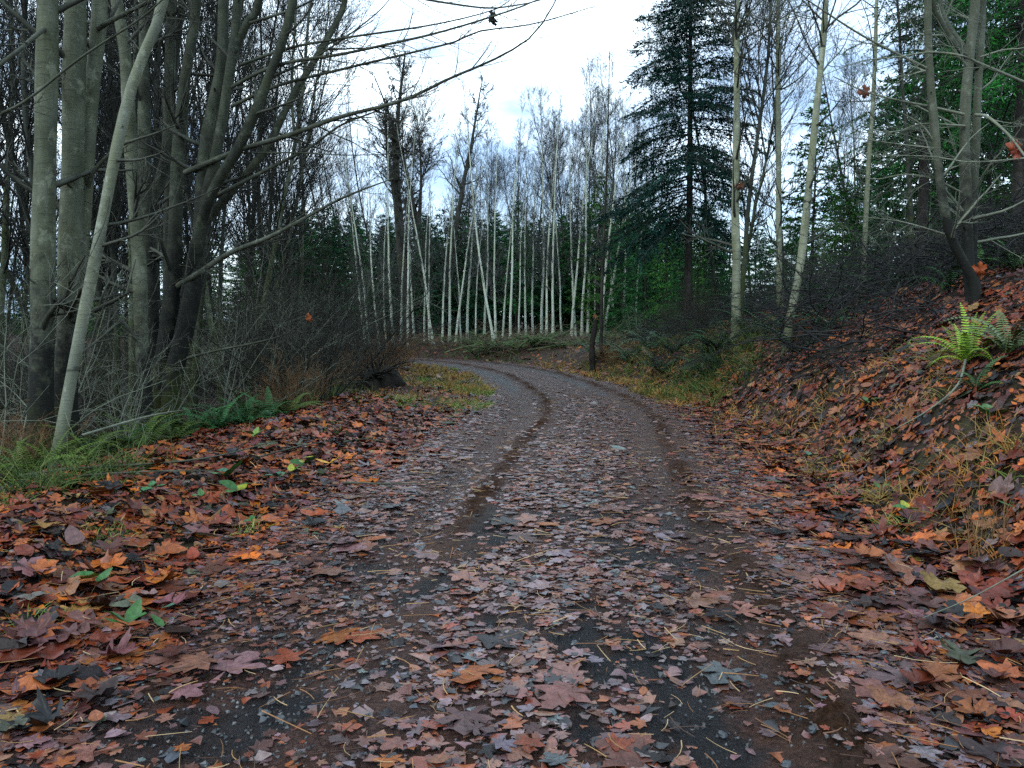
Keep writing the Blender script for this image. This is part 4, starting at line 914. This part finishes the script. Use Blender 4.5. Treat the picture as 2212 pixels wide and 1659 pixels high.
# ferns
def frond_mesh(seed, L, droop, pin, wid):
    rng = np.random.default_rng(seed); n = pin; f = np.linspace(0, 1, n + 2)
    a = 1.15 - droop * f; st = L / (n + 1)
    x = np.concatenate([[0], np.cumsum(np.cos(a[:-1]) * st)]); z = np.concatenate([[0], np.cumsum(np.sin(a[:-1]) * st)])
    sp = Soup(); R = np.linspace(0.005, 0.0015, n + 2); sp.tube(np.stack([x, 0 * x, z], 1), R, 3)
    V, T = [], []
    for i in range(2, n + 2):
        g = f[i]; l = L * wid * math.sin(min(1, g * 3.2) * 1.57) * (1.02 - g) ** 0.7 + 0.004; w = st * 0.48
        for sg in (-1, 1):
            b = len(V); dz = -0.25 * l + rng.normal(0, 0.05) * l
            V += [(x[i] - w, 0, z[i]), (x[i] + w, 0, z[i]), (x[i] + l * 0.35 + w * 0.4, sg * l * 0.7, z[i] + dz * 0.4), (x[i] + l * 0.35, sg * l, z[i] + dz)]
            T += [(b, b + 1, b + 2), (b, b + 2, b + 3)]
    sp.add(V, None, T); return sp.mesh('frond', M['frond'], smooth_=False)
FR = [frond_mesh(800 + i, 0.85, [1.3, 1.7, 2.1, 0.9][i], 22, 0.13) for i in range(4)]
def fern(u_v, label, n, sc, col, seed, group='sword ferns', at=None, up=0):
    rng = np.random.default_rng(seed); p = at if at is not None else SP(*u_v)
    e = thing('sword_fern', label, 'fern', p, group=group)
    for i in range(n):
        o = obj('frond', FR[3] if i < up else FR[rng.integers(0, 3)], e); o.rotation_euler = (rng.normal(0, 0.15), rng.normal(0, 0.25) - (0.55 if i < up else 0), i / n * 6.28 + rng.normal(0, 0.25)); k = sc * rng.uniform(0.7, 1.15); o.scale = (k, k, k)
        c = np.array(col) * rng.uniform(0.6, 1.4); o.color = (*[float(q) for q in c], 1)
    return e
G1, G2, G3 = (0.11, 0.20, 0.025), (0.022, 0.075, 0.020), (0.05, 0.11, 0.02)
fern(None, 'bright yellow green fern on the leafy bank below the forked maple', 20, 0.56, (0.15, 0.26, 0.018), 1, at=GP(2088, 790), up=8)
fern(None, 'dull olive fern at the right edge beside the bright fern', 12, 0.7, (0.07, 0.11, 0.03), 2, at=GP(2175, 770))
fern(None, 'brownish drooping fern just left of the bright fern', 12, 0.5, (0.10, 0.09, 0.02), 5, at=GP(2025, 800))
fern(None, 'small dark fern on the bank below the bright fern', 11, 0.45, (0.03, 0.075, 0.015), 6, at=GP(2110, 850))
fern((2040, 10.5), 'low dark green fern left of the forked maple base', 13, 0.8, G2, 3)
fern((2180, 10.4), 'green fern behind the forked maple at the right edge', 13, 0.9, (0.04, 0.12, 0.02), 4)
fern((2110, 11.2), 'green fern directly behind the forked maple base', 13, 0.9, (0.04, 0.12, 0.02), 14)
for i, (u, d, lab) in enumerate([(415, 9.6, 'dark green fern at the right foot of the black maple'), (470, 9.7, 'dark green fern next to the black maple foot, nearer the road'), (530, 10.1, 'blue green fern at the verge edge below the rust bush'), (580, 10.5, 'blue green fern at the verge edge nearest the rust bush'), (500, 10.8, 'dark fern behind the verge ferns'), (240, 8.5, 'dark fern between the alder trunks'), (20, 7.3, 'olive fern at the left edge beside the thick alder base'), (60, 7.0, 'small olive fern in front of the thick alder base'), (180, 7.9, 'small fern behind the fallen sticks'), (110, 7.2, 'olive fern in front of the leaning alder foot'), (300, 8.6, 'dark fern in front of the ringed alder'), (370, 9.2, 'dark fern against the black maple base'), (620, 10.8, 'dark green fern under the rust bush by the verge')]):
    fern((u, d), lab, 13, 0.8, (0.022, 0.085, 0.022) if i < 6 else (0.05, 0.085, 0.012), 20 + i)
rng = np.random.default_rng(53)
pf = []
for i in range(3):
    sp = Soup(); r2 = np.random.default_rng(850 + i)
    for j in range(13):
        me = FR[j % 3]; V = np.empty(len(me.vertices) * 3); me.vertices.foreach_get('co', V); V = V.reshape(-1, 3) * r2.uniform(0.7, 1.2)
        a = j / 14 * 6.28 + r2.normal(0, 0.2); c, s = math.cos(a), math.sin(a); V = V @ np.array([[c, s, 0], [-s, c, 0], [0, 0, 1]])
        Q = [p.vertices[:] for p in me.polygons if len(p.vertices) == 4]; T = [p.vertices[:] for p in me.polygons if len(p.vertices) == 3]; sp.add(V, Q, T)
    pf.append(obj('sword_fern', sp.mesh('sword_fern', M['frond'], smooth_=False), loc=(0, 0, -60)))
sets = [[], [], []]
for i in range(104):
    if i < 46: u, d = rng.uniform(1290, 1660), rng.uniform(13.0, 27); lab, g = 'dark green fern hanging over the bank below the tall fir', 'ferns on the bank below the fir'
    elif i < 84: u, d = rng.uniform(880, 1340), rng.uniform(29.5, 36); lab, g = 'green fern among cut branches at the outside of the bend', 'ferns at the outside of the bend'
    else: u, d = rng.uniform(1680, 2300), rng.uniform(10, 16); lab, g = 'dark fern in the brush on the upper right slope', 'ferns on the upper right slope'
    p = SP(u, d); s, t = road_st(p[:1], p[1:2])
    if s[0] < (2.5 if i < 46 else 2.3): continue
    o = dup(pf[i % 3], p, (0, 0, rng.uniform(0, 6.28)), rng.uniform(0.8, 1.3)); k = rng.uniform(0.6, 1.5); o.color = (0.018 * k, 0.060 * k, 0.018 * k, 1) if i < 46 or i >= 84 else (0.045 * k, 0.085 * k, 0.020 * k, 1)
    sets[0 if i < 46 else 1 if i < 84 else 2].append((o, lab, g))
for st_ in sets:
    if st_: ranked([a[0] for a in st_], st_[0][1] + ', {} from the left', 'fern', st_[0][2])
for e in pf: bpy.data.objects.remove(e)

# brush pile of cut branches on the bank, slash at the outside of the bend
def heap(name, label, mat, n, fu, fd, fh, ln, r, seed, flat=0.25, smin=2.9):
    rng = np.random.default_rng(seed); ps = []
    while len(ps) < n:
        u, d = rng.uniform(*fu), rng.uniform(*fd)
        if u > 1960 and d < 9.9: continue
        p = SP(u, d); 
        s = float(S_(p[0], p[1]))
        if s < smin + (0.6 * math.sin(u * 0.02) if smin > 2.5 else 0): continue
        ps.append(p + [0, 0, rng.uniform(-0.05, fh)])
    ps = np.array(ps); az = rng.normal(0.15, 1.05, n) + np.pi * (rng.random(n) < 0.5); d = np.stack([np.cos(az), np.sin(az) * 0.8, rng.normal(0.12, flat, n)], 1)
    q = grow(rng, ps, d, rng.uniform(*ln, n), 7, -0.35, 0.17); rr = taper(rng.uniform(0.4, 1.0, n) * r, 7, 0.25)
    sp = Soup().tube(q, rr, 3); q2, r2 = spawn(rng, q, rr, 4, 0.2, 0.95, 0.9, lambda f, i: rng.uniform(0.2, 0.6, len(f)), 4, -0.1, 0.1, 0.6, 0.3, r * 0.25); sp.tube(q2, r2, 3)
    tag(obj(name, sp.mesh(name, M[mat])), label, 'branches', kind='stuff')
heap('brush_pile', 'dark heap of cut branches and brambles along the top of the right bank', 'brush_dark', 950, (1640, 2420), (8.2, 15), 0.85, (0.5, 2.0), 0.013, 61, smin=3.15, flat=0.35)
heap('bank_brush', 'dark tangle of hanging twigs over the bank below the tall fir', 'brush_dark', 600, (1330, 1720), (13, 26), 0.55, (0.6, 1.8), 0.012, 62, smin=2.9)
heap('bend_slash', 'grey brown cut twigs heaped along the outside of the bend', 'slash', 450, (840, 1330), (29, 37), 0.35, (0.8, 2.4), 0.02, 63, smin=2.6)
def stick(name, label, pts, w, mat='twig_pale', lift=0.05, group=None, forks=2):
    """a fallen stick lying through ground pixels"""
    a = [GP(u, v) for u, v in pts]; a = np.array([p + [0, 0, lift] for p in a]); L = spline(a, 16)
    L[:, 2] = np.maximum(L[:, 2], np.array([hz(p[0], p[1]) for p in L]) + 0.03)
    dm = np.linalg.norm(a[0][:2]); R = np.linspace(pxr(w, dm), pxr(w, dm) * 0.4, 16); c = a.mean(0); sp = Soup().tube(L, R, 6)
    if forks:
        rg = np.random.default_rng(int(abs(a[0][0]) * 1000)); q, r = spawn(rg, L[None], R[None], forks, 0.3, 0.9, 0.5, lambda f, i: 0.12 + 0.2 * f, 4, 0.05, 0.06, 0.55, 0.4, 0.002); sp.tube(q, r, 4)
    return tag(obj(name, sp.mesh(name, M[mat], c), loc=c), label, 'stick', group)
stick('fallen_stick', 'long grey stick lying along the foot of the left alders', [(40, 1058), (150, 1043), (300, 1032), (460, 1015), (600, 975)], 5, 'limb', lift=0.10)
stick('fallen_stick', 'long thin stick lying just in front of the left alders', [(10, 1072), (200, 1050), (380, 1042), (520, 1040)], 4, 'limb', lift=0.08)
stick('fallen_stick', 'pale stick slanting across the ferns at the left verge', [(180, 1045), (330, 985), (430, 935), (560, 905)], 5, lift=0.35)
stick('fallen_stick', 'straight stick on leaves at the left verge', [(740, 1063), (820, 1064), (930, 1066)], 5, 'limb', 0.07)
stick('fallen_stick', 'short grey stick on the left verge leaves above the straight one', [(740, 972), (790, 964), (830, 968)], 5, 'limb', 0.07)
stick('fallen_stick', 'pale forked twig lying down the right bank below the bright fern', [(2085, 806), (2065, 865), (2000, 915), (1930, 955)], 5, 'twig_pale', 0.09)
stick('fallen_stick', 'thin straw coloured stalk lying at the lower right edge', [(2225, 1265), (2100, 1335), (1990, 1385)], 3, 'twig_pale', 0.09, forks=0)
stick('fallen_stick', 'dark thin stick on the left verge pointing at the road', [(560, 1010), (640, 985), (740, 965)], 4, 'limb', 0.08)
stick('fallen_stick', 'pale twig standing out of the brush pile on the right', [(1690, 690), (1745, 705), (1790, 735)], 4, 'twig_pale', 0.25, forks=1)
def pole(label, u0, v0, u1, v1, d, w, dd=0.4):
    a, b = P(u0, v0, d), P(u1, v1, d + dd)
    for q in (a, b): q[2] = max(q[2], hz(q[0], q[1]) + 0.08)
    L = spline([a, (a + b) / 2 + [0, 0, 0.05], b], 8); R = np.linspace(pxr(w, d), pxr(w, d) * 0.7, 8); c = L.mean(0)
    tag(obj('cut_pole', Soup().tube(L, R, 6).mesh('cut_pole', M['birch'], c), loc=c), label, 'pole', 'cut poles at the outside of the bend')
pole('long pale cut pole lying at the outside of the bend, upper one', 1130, 768, 1265, 742, 30.5, 5)
pole('long pale cut pole lying at the outside of the bend, lower one', 1140, 776, 1265, 765, 29.5, 5)
pole('short pale cut pole left of the long ones by the bend', 960, 765, 1040, 760, 33, 4)
pole('short pale pole propped in the slash left of the long poles', 1060, 770, 1100, 740, 31.5, 4)
pole('thin pale pole leaning in the slash beneath the crossing birches', 1000, 762, 1065, 752, 32.5, 4)

# black snag with a torn top, dark stump at the verge
def snag():
    b = SP(1281, 21.0); d = 21.0; rng = np.random.default_rng(71)
    L = stem_pts(b - [0, 0, 0.1], [(1279, 745), (1284, 715), (1287, 686)], d, d, 14); R = np.interp(np.linspace(0, 1, 14), [0, 0.15, 0.7, 1], [0.13, 0.085, 0.075, 0.06]) * (1 + rng.normal(0, 0.09, 14))
    e = thing('snag', 'black broken snag with torn orange top at the bank foot', 'snag', b)
    sp = Soup().tube(L, R, 10); stubs(rng, sp, L, R, 5); obj('trunk', sp.mesh('trunk', M['char'], b), e)
    top = L[-1]; sp = Soup(); n = 7
    for i in range(n):
        a = i / n * 6.28; p = top + np.array([math.cos(a), math.sin(a), 0]) * 0.035; h = 0.02 + 0.10 * rng.random() * (1.3 + math.cos(a))
        sp.tube(np.array([p - [0, 0, 0.06], p + [0, 0, h * 0.5], p + [-0.05, 0, h]]), np.array([0.035, 0.025, 0.005]), 5)
    obj('torn_top', sp.mesh('torn_top', M['cutwood'], b), e)
snag()
near_tree('alder_tree', 'thin dark alder rising just behind the black snag', (1298, 22.5), [((0, 0), [(1300, 640), (1306, 480), (1311, 360)], 22.5, 22.5, 9, 6)], [], 'gnarly', 9.5, 611, crown_n=20, crown_ln=1.6)
def stump():
    b = GP(815, 838); rng = np.random.default_rng(72); b[2] -= 0.05
    n = 16; V = []; rings = [(0, .34), (.10, .30), (.20, .24), (.28, .19), (.31, .08)]
    for z, r in rings:
        for i in range(n):
            a = i / n * 6.28; k = 1 + 0.22 * math.sin(3 * a + z * 6) + 0.15 * math.sin(7 * a) + rng.normal(0, 0.14); V.append((1.4 * r * k * math.cos(a), r * k * math.sin(a), z * (1 + 0.35 * math.sin(a * 2 + 1)) + rng.normal(0, 0.045)))
    m = len(rings); Q = [(i * n + j, i * n + (j + 1) % n, (i + 1) * n + (j + 1) % n, (i + 1) * n + j) for i in range(m - 1) for j in range(n)]
    V.append((0, 0, 0.30)); T = [((m - 1) * n + j, (m - 1) * n + (j + 1) % n, m * n) for j in range(n)]
    e = thing('stump', 'low rotten black stump at the inner verge below the rust bush', 'stump', b)
    obj('wood', mesh('wood', V, Q, T, M['char']), e)
    q = grow(rng, np.repeat([[0, 0, 0.25]], 60, 0), np.concatenate([rng.normal(0, 1, (60, 2)), rng.uniform(-0.1, 0.9, (60, 1))], 1), rng.uniform(0.4, 0.95, 60), 6, -0.3, 0.25); obj('roots', Soup().tube(q, taper(rng.uniform(0.008, 0.03, 60), 6, 0.2), 4).mesh('roots', M['char']), e)
stump()

# grass: dead tufts and green blades
def grass_patch(name, label, spots, seed, pal, hgt, wmul=1.0):
    rng = np.random.default_rng(seed); base, cols, hs = [], [], []
    for (u, v, rad, n) in spots:
        c = GP(u, v); nt = max(1, n // 14); tc_ = c[:2] + rng.normal(0, rad, (nt, 2)) * [1, 1.0]
        xy = np.repeat(tc_, 14, 0) + rng.normal(0, 0.035, (nt * 14, 2)); base.append(xy); cols.append(np.repeat(pal[rng.integers(0, len(pal), nt)], 14, 0)); hs.append(np.full(nt * 14, hgt))
    xy = np.vstack(base); c = np.vstack(cols); h = np.concatenate(hs) * rng.uniform(0.5, 1.4, len(xy)); n = len(xy)
    k = np.abs(S_(xy[:, 0], xy[:, 1])) > 1.35; xy, c, h = xy[k], c[k], h[k]; n = len(xy)
    p = np.stack([xy[:, 0], xy[:, 1], H(xy[:, 0], xy[:, 1]) - 0.01], 1); q = grow(rng, p, np.concatenate([rng.normal(0, 0.5, (n, 2)), np.ones((n, 1))], 1), h, 5, -1.1, 0.12)
    w = unit(np.cross(q[:, -1] - q[:, 0], rng.normal(0, 1, (n, 3))))[:, None]; wd = (np.array([1, 0.9, 0.7, 0.45, 0.08])[None, :, None] * rng.uniform(0.0016, 0.0036, (n, 1, 1)) * (1 + 1.6 * smooth(8, 18, np.hypot(xy[:, 0], xy[:, 1])))[:, None, None] * 1.15)
    V = np.stack([q - w * wd, q + w * wd], 2).reshape(-1, 3); i = np.arange(4) * 2; f = np.stack([i, i + 1, i + 3, i + 2], 1)
    Q = (f[None] + (np.arange(n) * 10)[:, None, None]).reshape(-1, 4)
    tag(obj(name, mesh(name, V, Q, None, M['grass'], np.repeat(c * rng.uniform(0.7, 1.3, (n, 1)), 10, 0))), label, 'grass', kind='stuff')
DEAD = np.array([(0.30, 0.20, 0.06), (0.24, 0.17, 0.05), (0.34, 0.16, 0.04), (0.18, 0.16, 0.05)]); GRN = np.array([(0.14, 0.20, 0.04), (0.10, 0.16, 0.03), (0.22, 0.24, 0.07)])
grass_patch('dead_grass', 'straw and orange dead grass along the edges of the bend', [(960, 815, .9, 2600), (1010, 845, .5, 1800), (900, 800, 1.0, 2200), (880, 860, .6, 1100), (940, 795, 1.5, 2000), (1330, 800, .9, 1800), (1400, 825, .8, 2200), (1450, 850, .5, 1600), (1250, 785, 1.3, 1500), (1500, 870, .5, 1000), (1560, 840, .5, 700), (1650, 880, .5, 600), (1720, 920, .35, 350), (1800, 970, .3, 300), (1850, 1000, .25, 300), (2080, 990, .18, 180), (2130, 1020, .2, 160), (2180, 940, .2, 120), (1950, 900, .3, 250), (1900, 1080, .12, 160), (2060, 1050, .2, 250), (2160, 1160, .15, 120), (1900, 820, .4, 250)], 81, DEAD, 0.16)
grass_patch('green_grass', 'small tufts of fresh green grass among the leaves', [(1025, 850, .3, 1500), (1000, 880, .35, 900), (900, 870, .5, 1100), (940, 830, .6, 1500), (960, 800, .8, 900), (200, 1165, .10, 130), (260, 1160, .08, 110), (530, 1150, .05, 60), (80, 1365, .04, 50), (270, 1060, .05, 60), (30, 1090, .15, 220), (60, 1030, .25, 220), (1890, 1075, .06, 90), (1960, 1140, .06, 90), (1950, 1150, .04, 40), (2200, 1060, .1, 120), (1990, 740, .2, 100), (1800, 1090, .06, 40), (1480, 845, .4, 400), (640, 930, .3, 150), (150, 1000, .3, 200)], 82, GRN, 0.12)

GRD = np.array([(0.045, 0.085, 0.015), (0.07, 0.11, 0.02), (0.03, 0.06, 0.015), (0.10, 0.11, 0.03)])
grass_patch('undergrowth_grass', 'long dark green grass at the feet of the trees and on the bank edge', [(30, 1000, .45, 420), (120, 975, .5, 420), (230, 975, .5, 420), (330, 965, .45, 420), (430, 930, .5, 520), (520, 910, .45, 420), (600, 900, .4, 300), (1420, 770, .8, 700), (1500, 790, .7, 800), (1560, 810, .6, 800), (1620, 800, .5, 700), (1350, 765, .8, 500), (1100, 762, 1.6, 700), (1000, 758, 1.6, 500), (60, 1075, .15, 300), (200, 1040, .2, 400), (700, 870, .4, 500)], 83, GRD, 0.38)
# bramble sprouts with bright leaves
OV = [mesh('sprout_leaf', *(lambda p: (p[0], None, p[1], M['leaf_obj'], None, None, True, p[0]))(leaf_proto(np.random.default_rng(90 + i), 'oval', True, 0.35))) for i in range(3)]
def sprout(u, v, label, sz, cols, seed, n=4):
    rng = np.random.default_rng(seed); b = GP(u, v); e = thing('bramble_sprout', label, 'plant', b, group='green bramble sprouts')
    h = 0.10; q = grow(rng, np.zeros((1, 3)) - [0, 0, 0.02], np.array([[rng.normal(0, 0.4), 0.1, 1]]), np.array([h]), 5, 0, 0.1); obj('stem', Soup().tube(q, taper([0.002], 5, 0.6), 4).mesh('stem', M['redbrush']), e)
    for i in range(n):
        a = i / n * 6.28 + rng.normal(0, 0.3); o = obj('leaf', OV[i % 3], e); r = sz * 0.42; o.location = (q[0, -1, 0] + math.cos(a) * r, q[0, -1, 1] + math.sin(a) * r, h + rng.uniform(-0.02, 0.02))
        o.rotation_euler = (rng.normal(0.35, 0.2), rng.normal(0, 0.25), a - math.pi / 2); k = sz * rng.uniform(0.8, 1.1); o.scale = (k, k, k); o.color = (*cols[i % len(cols)], 1)
GA, GB, GY, GT = (0.020, 0.085, 0.016), (0.034, 0.105, 0.024), (0.22, 0.24, 0.02), (0.045, 0.11, 0.07)
sprout(187, 1300, 'bright green three leaved sprout with a yellow leaf on the left litter', 0.105, [GA, GB, GA, GY], 1, 4)
sprout(262, 1390, 'larger green sprout with long leaves, second from the bottom at the left', 0.105, [GB, GB, GA], 2, 4)
sprout(325, 1370, 'small blue green sprout right of the larger one', 0.075, [GT, GB], 3, 2)
sprout(332, 1405, 'tiny blue green sprout below the larger one', 0.06, [GT, GB], 13, 2)
sprout(498, 1050, 'green sprout on the left verge near the alders', 0.13, [GA, GB, GT], 4, 5)
sprout(522, 1085, 'yellow green sprout just below the verge sprout', 0.12, [GB, GY, GA], 5, 4)
sprout(580, 1052, 'dusty blue green sprout on the left verge', 0.10, [GT], 6, 4)
sprout(655, 1022, 'green sprout on the verge nearer the road', 0.11, [GA, GY], 7, 4)
sprout(648, 1045, 'green and yellow sprout just below the roadside one', 0.11, [GB, GY], 8, 3)
sprout(717, 1028, 'orange yellow sprout nearest the road on the left verge', 0.11, [(0.42, 0.22, 0.02)], 9, 2)
sprout(345, 1090, 'dark green sprout in the litter in front of the long sticks', 0.10, [(0.03, 0.12, 0.04)], 10, 3)
sprout(538, 1160, 'tiny dark green sprout at the edge of the left rut', 0.06, [GA], 11, 3)
sprout(430, 1098, 'pale green sprout among the leaves beside the dark one', 0.07, [GB], 12, 3)
sprout(540, 960, 'green sprout at the brow of the left verge under the ferns', 0.13, [(0.12, 0.20, 0.04)], 14, 3)

def weed(u, v, label, seed, h, mat):
    rng = np.random.default_rng(seed); b = GP(u, v); n = 6
    q = grow(rng, np.concatenate([rng.normal(0, 0.03, (n, 2)), np.full((n, 1), -0.02)], 1), np.concatenate([rng.normal(0, 0.16, (n, 2)), np.ones((n, 1))], 1), h * rng.uniform(0.6, 1.1, n), 7, 0.1, 0.07); r = taper(np.full(n, 0.0035), 7, 0.4)
    e = thing('weed', label, 'plant', b, group='dead weeds on the right verge'); obj('stem', Soup().tube(q, r, 4).mesh('stem', M[mat]), e)
    q2, r2 = spawn(rng, q, r, 5, 0.3, 1.0, 0.6, lambda f, i: h * 0.2, 4, 0.2, 0.1, 0.6, 0.5, 0.0015); obj('twigs', Soup().tube(q2, r2, 3).mesh('twigs', M[mat]), e)
weed(2105, 1215, 'dead brown weed stalks standing in the litter at the lower right', 1, 0.42, 'redbrush')
weed(2150, 1190, 'pale dry weed stalk beside the brown stalks at the lower right', 2, 0.34, 'redbrush')
weed(1785, 990, 'short dark weed stalks at the right road edge', 3, 0.22, 'brush')
sprout(1965, 1140, 'green sprout on the right leaf verge above the weed stalks', 0.09, [GB, GY], 31, 4)
sprout(1890, 1080, 'pale green sprout at the right road edge', 0.08, [GB], 32, 3)
sprout(2195, 1140, 'small green sprout at the right edge beside the weed stalks', 0.08, [GA], 33, 3)
sprout(1880, 890, 'dull green sprout on the right bank slope', 0.13, [(0.05, 0.10, 0.03)], 34, 5)
sprout(1760, 1010, 'blue green sprout beside the short dark weed stalks', 0.09, [GT], 35, 4)
sprout(2150, 920, 'green sprout on the right bank below the ferns', 0.13, [(0.05, 0.11, 0.03)], 36, 5)
# loose dark stones on the track
rng = np.random.default_rng(91)
def stone_mesh(seed):
    r = np.random.default_rng(seed); V = []; n = 8
    for k, (z, w) in enumerate([(-0.5, .6), (0.0, 1.0), (0.45, .75), (0.62, .3)]):
        for i in range(n): a = i / n * 6.28 + 0.2 * k; V.append((w * math.cos(a) * r.uniform(.8, 1.2), w * math.sin(a) * r.uniform(.65, 1.0), z * r.uniform(.8, 1.2)))
    Q = [(i * n + j, i * n + (j + 1) % n, (i + 1) * n + (j + 1) % n, (i + 1) * n + j) for i in range(3) for j in range(n)]; V.append((0, 0, 0.62)); T = [(3 * n + j, 3 * n + (j + 1) % n, 4 * n) for j in range(n)]
    return mesh('stone', V, Q, T, M['stone'], smooth_=False)
SM = [stone_mesh(i) for i in range(4)]
mass = []
for i, (u, v) in enumerate([(700, 1430), (935, 1445), (975, 1435), (1085, 1455), (1150, 1495), (1180, 1495), (985, 1480), (585, 1500), (570, 1520), (605, 1535), (1160, 1205), (1190, 1080), (1670, 1400), (1755, 1590), (1650, 1460), (1860, 1300), (1910, 1420), (1520, 1250), (980, 1330), (1240, 1410), (830, 1445), (1330, 1260), (1465, 1120), (1400, 1330), (1100, 1300), (890, 1530), (1700, 1640), (1560, 1585)]):
    p = GP(u, v); o = obj('stone', SM[i % 4], loc=(p[0], p[1], float(surf(p[:1], p[1:2])[0]) + 0.010)); k = rng.uniform(0.010, 0.021); o.scale = (k * 1.2, k, k * 0.8); o.rotation_euler = (0, 0, rng.uniform(0, 6))
    mass.append(o)
ranked(mass, 'small dark wet stone lying loose on the leafy track, {} from the left', 'stone', 'loose stones on the track')
print('tris', sum(len(m.loops) - 2 * len(m.polygons) for m in bpy.data.meshes), 'objects', len(bpy.data.objects))
